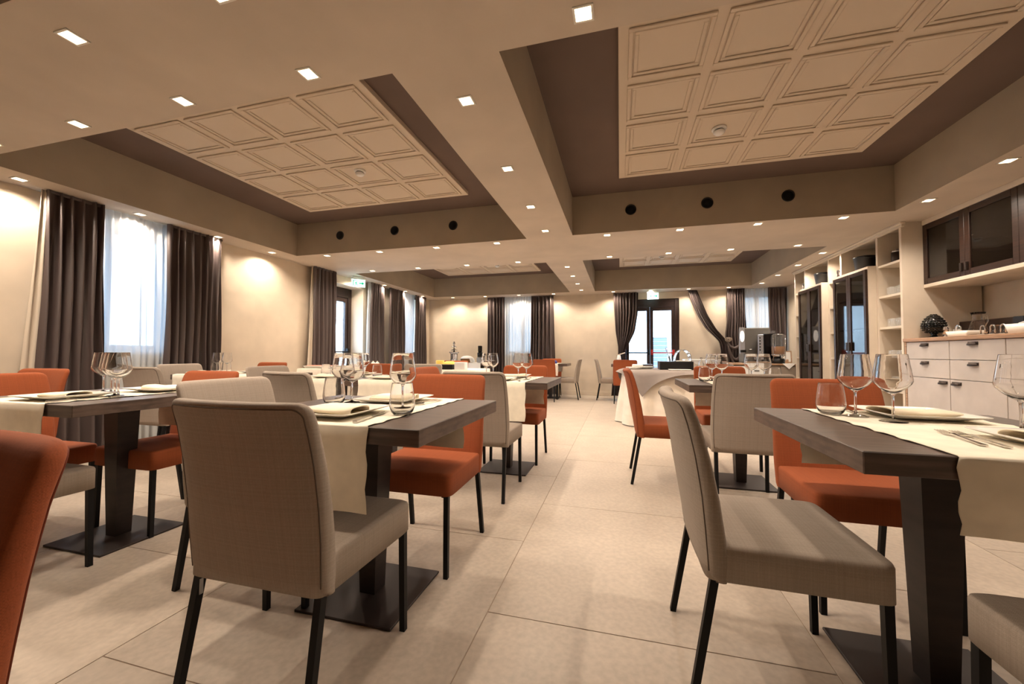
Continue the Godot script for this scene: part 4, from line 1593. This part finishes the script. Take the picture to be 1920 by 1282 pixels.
	lathe(st, [[0.0, 0.0], [0.05, 0.0], [0.05, 0.01], [0.015, 0.02], [0.012, 0.10], [0.0, 0.10]], 18)
	part("base", st, M.white, sw)
	st = S()
	lathe(st, [[0.05, 0.09], [0.03, 0.19], [0.028, 0.19], [0.048, 0.09]], 18, Vector3.ZERO, 1, false)
	part("shade", st, M.white, sw)
	# white console with a scalloped cloth, right of the back door
	var co := thing("console", "white console with scalloped cloth against the back wall right of the door", "console", Vector3(1.68, 0, -9.30))
	st = S()
	box(st, Vector3(0, 0.865, 0), Vector3(0.70, 0.03, 0.36), 0.004)
	part("top", st, M.white, co)
	st = S()
	box(st, Vector3(0, 0.425, -0.02), Vector3(0.64, 0.85, 0.30), 0.004)
	part("body", st, M.tablecloth, co)
	st = S()
	for k in 4:
		var poly := PackedVector2Array([Vector2(-0.084, 0.0), Vector2(0.084, 0.0)])
		for j in range(0, 9):
			var a := PI * j / 8.0
			poly.append(Vector2(0.084 * cos(a), -0.02 - 0.06 * sin(a)))
		prism(st, poly, 0.15, 0.158, Transform3D(Basis.IDENTITY, Vector3(-0.252 + 0.168 * k, 0.852, 0)))
	part("scallops", st, M.white, co)

# ------------------------------------------------------------------ drinks counter at the back right
func make_drinks() -> void:
	var st: SurfaceTool
	var c := thing("drinks_counter", "low drinks counter with wooden top in the back right corner", "counter", Vector3(2.47, 0, -8.36))
	st = S()
	box(st, Vector3(0, 0.815, 0), Vector3(1.02, 0.03, 0.82), 0.004)
	part("worktop", st, M.oak, c)
	st = S()
	box(st, Vector3(0, 0.42, -0.01), Vector3(0.98, 0.76, 0.76), 0.004)
	box(st, Vector3(0, 0.02, -0.03), Vector3(0.94, 0.04, 0.70))
	part("carcass", st, M.taupe, c)
	for k in 2:
		st = S()
		box(st, Vector3(-0.37 + 0.245 * k, 0.43, 0.38), Vector3(0.235, 0.70, 0.018), 0.003)
		var d := part("door", st, M.white, c)
		st = S()
		box(st, Vector3(-0.37 + 0.245 * k, 0.70, 0.398), Vector3(0.08, 0.014, 0.018), 0.004)
		part("handle", st, M.leg, d)
	for k in 2:
		st = S()
		box(st, Vector3(0.125 + 0.245 * k, 0.43, 0.38), Vector3(0.235, 0.70, 0.018), 0.003)
		part("door", st, M.taupe, c)
	var y := 0.831
	# large grey hot drinks machine
	var g := thing("drinks_machine", "large grey hot drinks machine with a round lit panel on the drinks counter", "coffee machine", Vector3(2.45, y, -8.56), 0.0)
	st = S()
	box(st, Vector3(0.03, 0.33, -0.02), Vector3(0.44, 0.66, 0.32), 0.012)
	part("cabinet", st, M.grey_machine, g)
	st = S()
	box(st, Vector3(-0.215, 0.42, 0.147), Vector3(0.09, 0.50, 0.03), 0.006)
	part("front_panel", st, M.silver_machine, g)
	st = S()
	var disc := PackedVector2Array()
	for j in 24:
		disc.append(Vector2(0.038 * cos(TAU * j / 24), 0.105 * sin(TAU * j / 24)))
	prism(st, disc, 0.0, 0.004, Transform3D(Basis.IDENTITY, Vector3(-0.215, 0.50, 0.1625)))
	part("lit_panel", st, M.screen, g)
	st = S()
	box(st, Vector3(-0.20, 0.22, 0.155), Vector3(0.10, 0.05, 0.02), 0.004)
	for k in 3:
		box(st, Vector3(-0.235 + 0.03 * k, 0.225, 0.167), Vector3(0.014, 0.012, 0.006), 0.002)
	part("buttons", st, M.black, g)
	st = S()
	tube(st, [Vector3(-0.10, 0.23, 0.13), Vector3(-0.10, 0.25, 0.20), Vector3(-0.06, 0.255, 0.22)], 0.010, 8)
	part("spout", st, M.chrome, g)
	st = S()
	box(st, Vector3(-0.14, 0.012, 0.20), Vector3(0.16, 0.024, 0.10), 0.004)
	part("drip_tray", st, M.black, g)
	# espresso machine
	var e := thing("espresso_machine", "black and silver espresso machine between the grey machine and the juice dispenser", "coffee machine", Vector3(2.64, y, -8.28))
	st = S()
	box(st, Vector3(0.03, 0.27, -0.01), Vector3(0.30, 0.54, 0.26), 0.01)
	part("body", st, M.black_gloss, e)
	st = S()
	box(st, Vector3(-0.165, 0.29, 0.10), Vector3(0.085, 0.46, 0.05), 0.006)
	part("column", st, M.silver_machine, e)
	st = S()
	for k in 5:
		box(st, Vector3(-0.18, 0.46 - 0.055 * k, 0.127), Vector3(0.022, 0.024, 0.006), 0.002)
	part("buttons", st, M.black, e)
	st = S()
	box(st, Vector3(-0.02, 0.56, 0.0), Vector3(0.20, 0.06, 0.20), 0.004)
	part("bean_hopper", st, M.pane, e)
	st = S()
	tube(st, [Vector3(-0.16, 0.20, 0.11), Vector3(-0.16, 0.19, 0.16), Vector3(-0.16, 0.14, 0.165)], 0.009, 8)
	part("spout", st, M.chrome, e)
	# juice dispenser
	var j := thing("juice_dispenser", "clear juice dispenser with chrome lid standing before the espresso machine", "dispenser", Vector3(2.71, y, -8.00 - 0.05))
	st = S()
	lathe(st, [[0.0, 0.0], [0.10, 0.0], [0.10, 0.07], [0.085, 0.09], [0.0, 0.09]], 24)
	part("base", st, M.black, j)
	st = S()
	lathe(st, [[0.105, 0.16], [0.108, 0.45], [0.100, 0.50], [0.08, 0.515]], 28, Vector3.ZERO, 1, false)
	part("tank", st, M.pane, j)
	st = S()
	lathe(st, [[0.0, 0.165], [0.098, 0.165], [0.098, 0.30], [0.0, 0.30]], 24)
	part("juice", st, M.wicker, j)
	st = S()
	lathe(st, [[0.0, 0.53], [0.015, 0.53], [0.085, 0.515], [0.085, 0.508], [0.0, 0.508]], 24)
	lathe(st, [[0.0, 0.09], [0.05, 0.09], [0.11, 0.145], [0.112, 0.165], [0.0, 0.165]], 24)
	for k in 3:
		var a := TAU * k / 3 + 0.5
		tube(st, [Vector3(0.108 * cos(a), 0.05, 0.108 * sin(a)), Vector3(0.112 * cos(a), 0.50, 0.112 * sin(a))], 0.006, 6)
	part("stand", st, M.chrome, j)
	st = S()
	tube(st, [Vector3(0, 0.13, 0.10), Vector3(0, 0.13, 0.15), Vector3(0, 0.09, 0.155)], 0.011, 8)
	part("tap", st, M.chrome, j)
	# framed notice, box and napkin
	var f := thing("framed_notice", "framed paper notice leaning at the right end of the drinks counter", "picture frame", Vector3(2.93, y, -8.30))
	f.rotation_degrees = Vector3(-14, -12, 0)
	st = S()
	for k in 4:
		var bs := Basis(Vector3.BACK, k * PI / 2)
		var hx: float = 0.08 if k % 2 == 0 else 0.11
		var hy: float = 0.11 if k % 2 == 0 else 0.08
		box(st, Vector3(0, 0.12, 0) + bs * Vector3(0, hy - 0.008, 0), Vector3(hx * 2, 0.016, 0.014), 0.002, bs)
	part("frame", st, M.oak, f)
	st = S()
	box(st, Vector3(0, 0.12, -0.002), Vector3(0.13, 0.19, 0.004))
	part("sheet", st, M.white, f)
	st = S()
	box(st, Vector3(0, 0.035, 0), Vector3(0.22, 0.07, 0.10), 0.004)
	single("wooden_box", st, M.oak, "wooden tea box in front of the framed notice", "box", Vector3(2.78, y, -8.15))
	st = S()
	for k in 7:
		var a := k * 2.4
		box(st, Vector3(0.05 * cos(a), 0.008 + 0.003 * (k % 3), 0.03 * sin(a)), Vector3(0.05, 0.008, 0.03), 0.003, Basis(Vector3.UP, a))
	single("biscuits", st, M.dish, "pile of wrapped biscuits by the juice dispenser", "biscuits", Vector3(2.56, y, -8.13))
	st = S()
	prism(st, PackedVector2Array([Vector2(-0.10, 0), Vector2(0.10, 0), Vector2(0.0, -0.095)]), 0.0, 0.002, Transform3D(Basis.IDENTITY, Vector3(0, 0, 0.332)))
	span(st, -0.10, 0.10, -0.0, 0.0018, 0.20, 0.334)
	single("napkin", st, M.white, "white napkin hanging in a triangle over the drinks counter", "napkin", Vector3(2.84, y, -8.281))

# ------------------------------------------------------------------ fitted shelving and hutch on the right
func cup_pull(parent: Node, at: Vector3) -> void:
	# half-cup handle on a face that looks along -x
	var st := S()
	var P := []
	for i in 9:
		var a := -0.25 + (PI * 0.5 + 0.25) * i / 8.0
		var row := PackedVector3Array()
		for j in 17:
			var b := PI * j / 16.0
			var e := pow(sin(b), 0.6)
			row.append(at + Vector3(-0.030 * e * cos(a), 0.026 * e * sin(a), 0.048 * cos(b)))
		P.append(row)
	grid(st, P, false, false, 1)
	box(st, at + Vector3(-0.002, 0.012, 0), Vector3(0.004, 0.028, 0.104), 0.0015)
	part("handle", st, M.cup, parent)

func make_cabinets() -> void:
	var xf := 2.93
	var xb := 3.60
	var st := S()
	var sh := thing("shelf_unit", "tall cream fitted shelving along the right wall", "shelving", Vector3(0, 0, 0))
	var b := 0.035
	# uprights
	var zs := [-5.20, -5.61, -6.40, -6.74, -7.50, -7.88]
	for i in zs.size():
		st = S()
		span(st, xf, xb, 0.0, SOFFIT - 0.002, zs[i] - b, zs[i], 0.002)
		part("upright", st, M.cab, sh)
	st = S()
	span(st, xf - 0.012, xf + 0.02, SOFFIT - 0.05, SOFFIT - 0.002, -7.93, -5.17, 0.003)
	span(st, xf - 0.03, xf + 0.02, SOFFIT - 0.022, SOFFIT - 0.002, -7.945, -5.155, 0.003)
	part("cornice", st, M.cab, sh)
	st = S()
	span(st, xb - 0.02, xb, 0.0, SOFFIT - 0.002, -7.88, -5.21)
	part("back_panel", st, M.cab, sh)
	var levels := [0.08, 0.60, 0.95, 1.31, 1.67, 2.03]
	for bay in [[-5.61, -5.20], [-6.74, -6.40], [-7.88, -7.50]]:
		for y in levels:
			st = S()
			span(st, xf + 0.006, xb - 0.02, y - 0.026, y, bay[0], bay[1] - b, 0.002)
			part("shelf", st, M.cab, sh)
	# glazed cupboards standing proud of the shelving
	var gl := [[-6.40 - 0.002, -5.61 - b - 0.0, "glazed dark wood cupboard, nearer one in the cream shelving"], [-7.50 - 0.002, -6.74 - b, "glazed dark wood cupboard, farther one in the cream shelving"]]
	for g in gl:
		var z0: float = g[0]
		var z1: float = g[1]
		var xo := 2.85
		var o := thing("glazed_cupboard", g[2], "cupboard", Vector3.ZERO, 0.0, "glazed cupboards")
		st = S()
		span(st, xo, xb - 0.021, 2.015, 2.045, z0 + 0.002, z1 - 0.002, 0.002)
		span(st, xo, xb - 0.021, 0.02, 0.08, z0 + 0.002, z1 - 0.002, 0.002)
		span(st, xo, xb - 0.021, 0.08, 2.015, z0 + 0.002, z0 + 0.022, 0.002)
		span(st, xo, xb - 0.021, 0.08, 2.015, z1 - 0.022, z1 - 0.002, 0.002)
		part("carcass", st, M.cab, o)
		for y in [0.5, 0.9, 1.3, 1.68]:
			st = S()
			span(st, xo + 0.04, xb - 0.03, y, y + 0.02, z0 + 0.024, z1 - 0.024)
			part("shelf", st, M.walnut, o)
		st = S()
		span(st, xb - 0.035, xb - 0.025, 0.08, 2.015, z0 + 0.022, z1 - 0.022)
		part("lining", st, M.walnut, o)
		var zm := (z0 + z1) / 2
		for k in 2:
			var a := z0 + 0.006 if k == 0 else zm + 0.0015
			var c := zm - 0.0015 if k == 0 else z1 - 0.006
			st = S()
			var w := 0.045
			var xd := xo - 0.026
			span(st, xd, xo - 0.001, 0.05, 2.01, a, a + w, 0.003)
			span(st, xd, xo - 0.001, 0.05, 2.01, c - w, c, 0.003)
			span(st, xd, xo - 0.001, 2.01 - w, 2.01, a + w, c - w, 0.003)
			span(st, xd, xo - 0.001, 0.05, 0.05 + w * 1.4, a + w, c - w, 0.003)
			var d := part("door", st, M.walnut, o)
			st = S()
			span(st, xd + 0.009, xd + 0.014, 0.05 + w * 1.4, 2.01 - w, a + w, c - w)
			part("pane", st, M.smoked, d)
			st = S()
			var hz := c - 0.022 if k == 0 else a + 0.022
			span(st, xd - 0.022, xd, 1.04, 1.15, hz - 0.019, hz + 0.019, 0.004)
			part("handle", st, M.cup, d)
		# ice bucket on top
	for q in [[Vector3(3.10, 2.046, -6.20), "black ice bucket on the nearer glazed cupboard"], [Vector3(3.10, 2.046, -7.30), "black ice bucket on the farther glazed cupboard"]]:
		var o := thing("ice_bucket", q[1], "ice bucket", q[0], 0.0, "black ice buckets")
		st = S()
		lathe(st, [[0.0, 0.0], [0.085, 0.0], [0.092, 0.01], [0.118, 0.20], [0.124, 0.205], [0.124, 0.222], [0.116, 0.222], [0.088, 0.012], [0.0, 0.012]], 32)
		part("bucket", st, M.bucket, o)
		for s in [-1, 1]:
			st = S()
			tube(st, [Vector3(0.04 * s + 0.02, 0.205, 0.115 * s), Vector3(0.03 * s, 0.19, 0.145 * s), Vector3(-0.03 * s, 0.19, 0.145 * s), Vector3(-0.04 * s - 0.02, 0.205, 0.115 * s)], 0.007, 6)
			part("handle", st, M.bucket, o)
		# pale crest and line printed on the side, raised a hair
		st = S()
		for j in 14:
			var t0 := TAU * j / 14
			var t1 := TAU * (j + 1) / 14
			for ring in [[0.017, 0.022], [0.006, 0.010]]:
				var pts := []
				for rt in [[ring[0], t0], [ring[1], t0], [ring[1], t1], [ring[0], t1]]:
					var u: float = rt[0] * cos(rt[1])
					var v: float = rt[0] * sin(rt[1])
					var ang := PI - 0.6 + u / 0.106
					var rad := 0.1155 - (0.06 - v) * 0.135 * 0.9
					pts.append(Vector3(cos(ang) * (rad + 0.0), 0.135 + v, -sin(ang) * rad * -1.0))
				quad(st, pts[0], pts[1], pts[2], pts[3], Vector3(-1, 0, 0))
		part("crest", st, M.bucket_print, o)
	st = S()
	lathe(st, [[0.0, 0.0], [0.06, 0.0], [0.075, 0.10], [0.072, 0.10], [0.057, 0.004], [0.0, 0.004]], 24)
	single("glass_bowl", st, M.glass, "clear glass bowl on the nearer glazed cupboard, right of the bucket", "bowl", Vector3(3.14, 2.046, -5.86))
	# glassware on the open shelves
	var gp := thing("shelf_glass", "", "tumbler")
	st = S()
	lathe(st, [[0.0, 0.0], [0.030, 0.0], [0.033, 0.003], [0.035, 0.05], [0.034, 0.095]], 18, Vector3.ZERO, 1, false)
	part("wall", st, M.clear, gp)
	var word := {0.60: "lowest", 0.95: "second lowest", 1.31: "middle", 1.67: "second highest", 2.03: "top"}
	for q in [[1.67, 4, -5.30, "nearest open shelf bay"], [1.31, 4, -5.30, "nearest open shelf bay"], [0.95, 4, -5.30, "nearest open shelf bay"], [0.60, 3, -5.30, "nearest open shelf bay"], [1.67, 2, -6.46, "second open shelf bay"], [0.95, 2, -6.46, "second open shelf bay"], [1.31, 2, -7.58, "farthest open shelf bay"], [0.95, 2, -7.58, "farthest open shelf bay"]]:
		for k in q[1]:
			var pos: String = ["near end", "second", "third", "far end"][k]
			dup(gp, Vector3(2.99 + 0.02 * (k % 2), q[0], q[2] - 0.078 * k), 0.0, "small clear glass, %s shelf, %s, %s of row" % [word[q[0]], q[3], pos], "glasses on the open shelves")
	for q in [[Vector3(3.06, 2.031, -5.50), "dark glass jar with chrome trim on the top shelf of the nearest bay"], [Vector3(3.02, 2.031, -6.60), "dark glass jar on the top shelf of the second bay"], [Vector3(3.02, 2.031, -7.70), "dark glass jar on the top shelf of the farthest bay"]]:
		var o := thing("storage_jar", q[1], "jar", q[0], 0.0, "jars on the top shelves")
		st = S()
		lathe(st, [[0.0, 0.0], [0.05, 0.0], [0.052, 0.01], [0.052, 0.13], [0.0, 0.131]], 24)
		part("body", st, M.cup, o)
		st = S()
		lathe(st, [[0.0, 0.132], [0.054, 0.132], [0.054, 0.150], [0.012, 0.154], [0.010, 0.17], [0.0, 0.17]], 24)
		part("lid", st, M.chrome, o)
	# ---- hutch: drawers, oak worktop, wall cupboard
	var h := thing("sideboard", "grey white sideboard with dark cup handles under the oak worktop", "sideboard", Vector3.ZERO)
	var zr := -5.196
	var zend := -2.0
	st = S()
	span(st, xf + 0.03, xb - 0.001, 0.08, 1.128, zr + 0.001, zend, 0.002)
	span(st, xf + 0.07, xb - 0.001, 0.0, 0.08, zr + 0.001, zend)
	part("carcass", st, M.drawer, h)
	st = S()
	span(st, xf + 0.004, xf + 0.03, 0.0, 1.128, zr + 0.001, zr + 0.022, 0.001)
	part("filler", st, M.oak, h)
	var cols := [[-5.172, -4.61], [-4.604, -4.05], [-4.044, -3.49], [-3.484, -2.92], [-2.914, -2.02]]
	for c in cols:
		for y in [[0.952, 1.124], [0.772, 0.946]]:
			st = S()
			span(st, xf + 0.008, xf + 0.0305, y[0], y[1], c[0], c[1], 0.002)
			var d := part("drawer", st, M.drawer, h)
			cup_pull(d, Vector3(xf + 0.008, (y[0] + y[1]) / 2 + 0.045, (c[0] + c[1]) / 2 - 0.02))
	for i in cols.size():
		var c = cols[i]
		st = S()
		span(st, xf + 0.008, xf + 0.0305, 0.10, 0.766, c[0], c[1], 0.002)
		var d := part("door", st, M.drawer, h)
		cup_pull(d, Vector3(xf + 0.008, 0.722, (c[1] - 0.075) if i % 2 == 0 else (c[0] + 0.075)))
	st = S()
	span(st, xf - 0.012, xb - 0.001, 1.1285, 1.165, zr + 0.001, zend, 0.003)
	single("worktop", st, M.oak, "oak worktop running along the right wall sideboard", "worktop")
	# wall cupboard over the worktop
	var wc := thing("wall_cupboard", "dark wood wall cupboard with smoked glass doors above the oak worktop", "wall cupboard", Vector3.ZERO)
	var xu := 3.14
	st = S()
	span(st, xu, xb - 0.001, 1.735, SOFFIT - 0.05, zr + 0.001, zend, 0.002)
	part("carcass", st, M.walnut, wc)
	st = S()
	span(st, xu - 0.028, xb - 0.001, 1.70, 1.735, zr + 0.001, zend, 0.002)
	part("light_shelf", st, M.cab, wc)
	st = S()
	span(st, xu - 0.03, xb - 0.001, SOFFIT - 0.05, SOFFIT - 0.001, zr + 0.001, zend, 0.003)
	part("cornice", st, M.cab, wc)
	var dz := 0.525
	for k in 6:
		var a := zr + 0.002 + dz * k
		var c := a + dz - 0.003
		st = S()
		var w := 0.055
		span(st, xu - 0.026, xu - 0.001, 1.738, SOFFIT - 0.052, a, a + w, 0.003)
		span(st, xu - 0.026, xu - 0.001, 1.738, SOFFIT - 0.052, c - w, c, 0.003)
		span(st, xu - 0.026, xu - 0.001, SOFFIT - 0.052 - w, SOFFIT - 0.052, a + w, c - w, 0.003)
		span(st, xu - 0.026, xu - 0.001, 1.738, 1.738 + w, a + w, c - w, 0.003)
		var d := part("door", st, M.walnut, wc)
		st = S()
		span(st, xu - 0.016, xu - 0.010, 1.738 + w, SOFFIT - 0.052 - w, a + w, c - w)
		part("pane", st, M.smoked, d)
		st = S()
		var hz := c - 0.026 if k % 2 == 0 else a + 0.026
		span(st, xu - 0.046, xu - 0.026, 1.78, 1.86, hz - 0.012, hz + 0.012, 0.003)
		part("handle", st, M.cup, d)
	make_worktop_items()

func make_worktop_items() -> void:
	var y := 1.1655
	var st := S()
	# dark pine cone ornament
	var pc := thing("pine_cone_ornament", "black glazed pine cone ornament at the left end of the oak worktop", "ornament", Vector3(3.13, y, -5.098))
	st = S()
	lathe(st, [[0.0, 0.0], [0.055, 0.0], [0.058, 0.008], [0.030, 0.018], [0.022, 0.035], [0.034, 0.052], [0.0, 0.055]], 24)
	part("foot", st, M.ceramic_green, pc)
	st = S()
	lathe(st, [[0.0, 0.05], [0.05, 0.055], [0.082, 0.085], [0.092, 0.12], [0.084, 0.165], [0.060, 0.210], [0.030, 0.240], [0.0, 0.250]], 24)
	var core := part("body", st, M.ceramic_green, pc)
	var prof := [[0.062, 0.062], [0.080, 0.085], [0.0895, 0.108], [0.092, 0.13], [0.088, 0.152], [0.078, 0.176], [0.064, 0.200], [0.044, 0.222], [0.022, 0.240]]
	var sc := S()
	lathe(sc, [[0.0, 0.008], [0.006, 0.006], [0.0115, 0.0], [0.010, -0.004], [0.0, -0.004]], 6)
	sc.generate_normals()
	var scm := sc.commit()
	for i in prof.size():
		var nn := int(maxf(5, round(prof[i][0] * TAU / 0.0245)))
		for k in nn:
			var a := TAU * (k + 0.5 * (i % 2)) / nn
			var o := share("scale", scm, M.ceramic_green, core, Vector3(cos(a) * prof[i][0], prof[i][1], sin(a) * prof[i][0]))
			var tilt := lerpf(-0.5, 1.2, float(i) / prof.size())
			var nrm := Vector3(cos(a) * cos(tilt), sin(tilt), sin(a) * cos(tilt)).normalized()
			var tx := nrm.cross(Vector3.UP).normalized()
			o.basis = Basis(tx, nrm, tx.cross(nrm))
	# dark wooden box at the back
	st = S()
	box(st, Vector3(0, 0.085, 0), Vector3(0.14, 0.17, 0.78), 0.006)
	single("wooden_box", st, M.walnut, "long dark wooden box standing at the back of the oak worktop", "box", Vector3(3.46, y, -4.79))
	st = S()
	box(st, Vector3(0, 0.045, 0), Vector3(0.02, 0.09, 0.07), 0.004)
	single("card", st, M.white, "small white card beside the pine cone", "card", Vector3(3.30, y, -5.06), 0.3)
	# shakers
	var sp := thing("salt_shaker", "", "shaker")
	st = S()
	lathe(st, [[0.0, 0.0], [0.022, 0.0], [0.024, 0.004], [0.020, 0.07], [0.0, 0.07]], 16)
	part("body", st, M.glass, sp)
	st = S()
	lathe(st, [[0.0, 0.071], [0.021, 0.071], [0.020, 0.09], [0.012, 0.102], [0.0, 0.104]], 16)
	part("cap", st, M.chrome, sp)
	dup(sp, Vector3(3.06, y, -4.83), 0, "glass shaker with chrome cap right of the pine cone", "shakers")
	# chrome clips
	var cl := thing("chrome_clip", "", "clip")
	st = S()
	var path := [Vector3(-0.003, 0.0, 0.022), Vector3(-0.003, 0.06, 0.022)]
	for k in 9:
		var a := PI * k / 8.0
		path.append(Vector3(-0.003, 0.062 + 0.022 * sin(a), 0.022 * cos(a)))
	path.append(Vector3(-0.003, 0.0, -0.022))
	tube(st, path, 0.0055, 8)
	part("loop", st, M.chrome, cl)
	st = S()
	box(st, Vector3(0.01, 0.006, 0), Vector3(0.05, 0.012, 0.06), 0.003)
	part("base", st, M.chrome, cl)
	for k in 3:
		dup(cl, Vector3(3.04, y, -4.39 + 0.095 * k), 0, ["chrome loop holder right of the white dish, left one of three", "chrome loop holder right of the white dish, middle one of three", "chrome loop holder at the right of the worktop, right one of three"][k], "chrome loop holders")
	# white dish with tongs
	var d := thing("serving_dish", "white oblong dish with orange slices and a chrome spoon on the oak worktop", "dish", Vector3(3.08, y, -4.64), PI / 2)
	st = S()
	tray_shape(st, 0.26, 0.15, 0.05)
	part("dish", st, M.china, d)
	st = S()
	box(st, Vector3(-0.03, 0.045, 0), Vector3(0.15, 0.012, 0.06), 0.004, Basis(Vector3.BACK, 0.10))
	part("slices", st, M.pink, d)
	st = S()
	tube(st, [Vector3(0.03, 0.045, 0), Vector3(0.05, 0.09, 0.0), Vector3(0.075, 0.11, 0.0), Vector3(0.10, 0.09, 0.0), Vector3(0.10, 0.05, 0.0)], 0.008, 8)
	part("tongs", st, M.chrome, d)
	# jug and glasses
	var jg := thing("glass_jug", "clear glass jug in the middle of the oak worktop", "jug", Vector3(3.22, y, -4.70))
	st = S()
	lathe(st, [[0.0, 0.0], [0.055, 0.0], [0.062, 0.01], [0.065, 0.06], [0.050, 0.12], [0.038, 0.16], [0.042, 0.20], [0.052, 0.225], [0.050, 0.226], [0.040, 0.20], [0.036, 0.16], [0.048, 0.12], [0.063, 0.06], [0.058, 0.012], [0.0, 0.010]], 28)
	part("body", st, M.glass, jg)
	st = S()
	tube(st, [Vector3(0.0, 0.205, 0.044), Vector3(0.0, 0.20, 0.085), Vector3(0.0, 0.14, 0.10), Vector3(0.0, 0.09, 0.068)], 0.006, 8)
	part("handle", st, M.glass, jg)
	for k in 2:
		st = S()
		lathe(st, [[0.0, 0.0], [0.035, 0.0], [0.045, 0.03], [0.04, 0.085], [0.030, 0.10], [0.028, 0.10], [0.038, 0.084], [0.043, 0.03], [0.033, 0.004], [0.0, 0.003]], 20)
		single("glass_bowl", st, M.glass, ["round glass jar right of the jug", "second round glass jar right of the jug"][k], "jar", Vector3(3.27, y, -4.58 + 0.10 * k), 0.0, "glass jars by the jug")
	st = S()
	box(st, Vector3(0, 0.08, 0), Vector3(0.08, 0.16, 0.10), 0.004)
	single("menu_block", st, M.black, "black upright block on the oak worktop behind the loop holders", "block", Vector3(3.30, y, -4.37))
	st = S()
	box(st, Vector3(0, 0.07, 0), Vector3(0.16, 0.14, 0.30), 0.006)
	single("black_basket", st, M.black, "black basket at the right edge of the oak worktop", "basket", Vector3(3.30, y, -4.10))
	var bw := thing("serving_bowl", "white boat shaped bowl heaped with white packets at the right edge", "bowl", Vector3(3.06, y, -3.97), PI / 2)
	st = S()
	tray_shape(st, 0.30, 0.18, 0.075)
	part("dish", st, M.china, bw)
	st = S()
	for k in 14:
		var a := k * 2.4
		var r := 0.018 * sqrt(k)
		box(st, Vector3(r * cos(a) * 1.5, 0.06 + 0.010 * (k % 4), r * sin(a) * 0.8), Vector3(0.05, 0.012, 0.035), 0.004, Basis(Vector3(0.3, 1, 0.2).normalized(), a))
	part("packets", st, M.white, bw)

# ------------------------------------------------------------------
func _ready() -> void:
	rng.seed = 1
	make_camera_and_sky()
	make_materials()
	make_room()
	make_outside()
	make_window("window_1", true, -2.35, -3.45, WIN_Y0, WIN_Y1, XL, 1.0)
	make_window("window_2", true, -8.02, -8.95, WIN_Y0, WIN_Y1, XL, 1.0)
	make_window("window_3", false, -2.86, -1.98, 0.99, WIN_Y1, ZB, 1.0)
	make_window("window_4", false, 2.60, 3.32, 0.99, WIN_Y1, ZB, 1.0)
	make_door("door_1", "pair of dark framed glazed doors in the left wall", 5.72, 6.86, 2.27, Transform3D(Basis(Vector3.UP, PI / 2), Vector3(XL - 0.32, 0, 0)))
	make_door("door_2", "pair of dark framed glazed doors in the back wall", 0.05, 1.31, 2.27, Transform3D(Basis.IDENTITY, Vector3(0, 0, ZB - 0.10)))
	make_curtains()
	make_ceiling_fittings()
	make_cabinets()
	make_protos()
	make_dining()
	make_buffets()
	make_drinks()
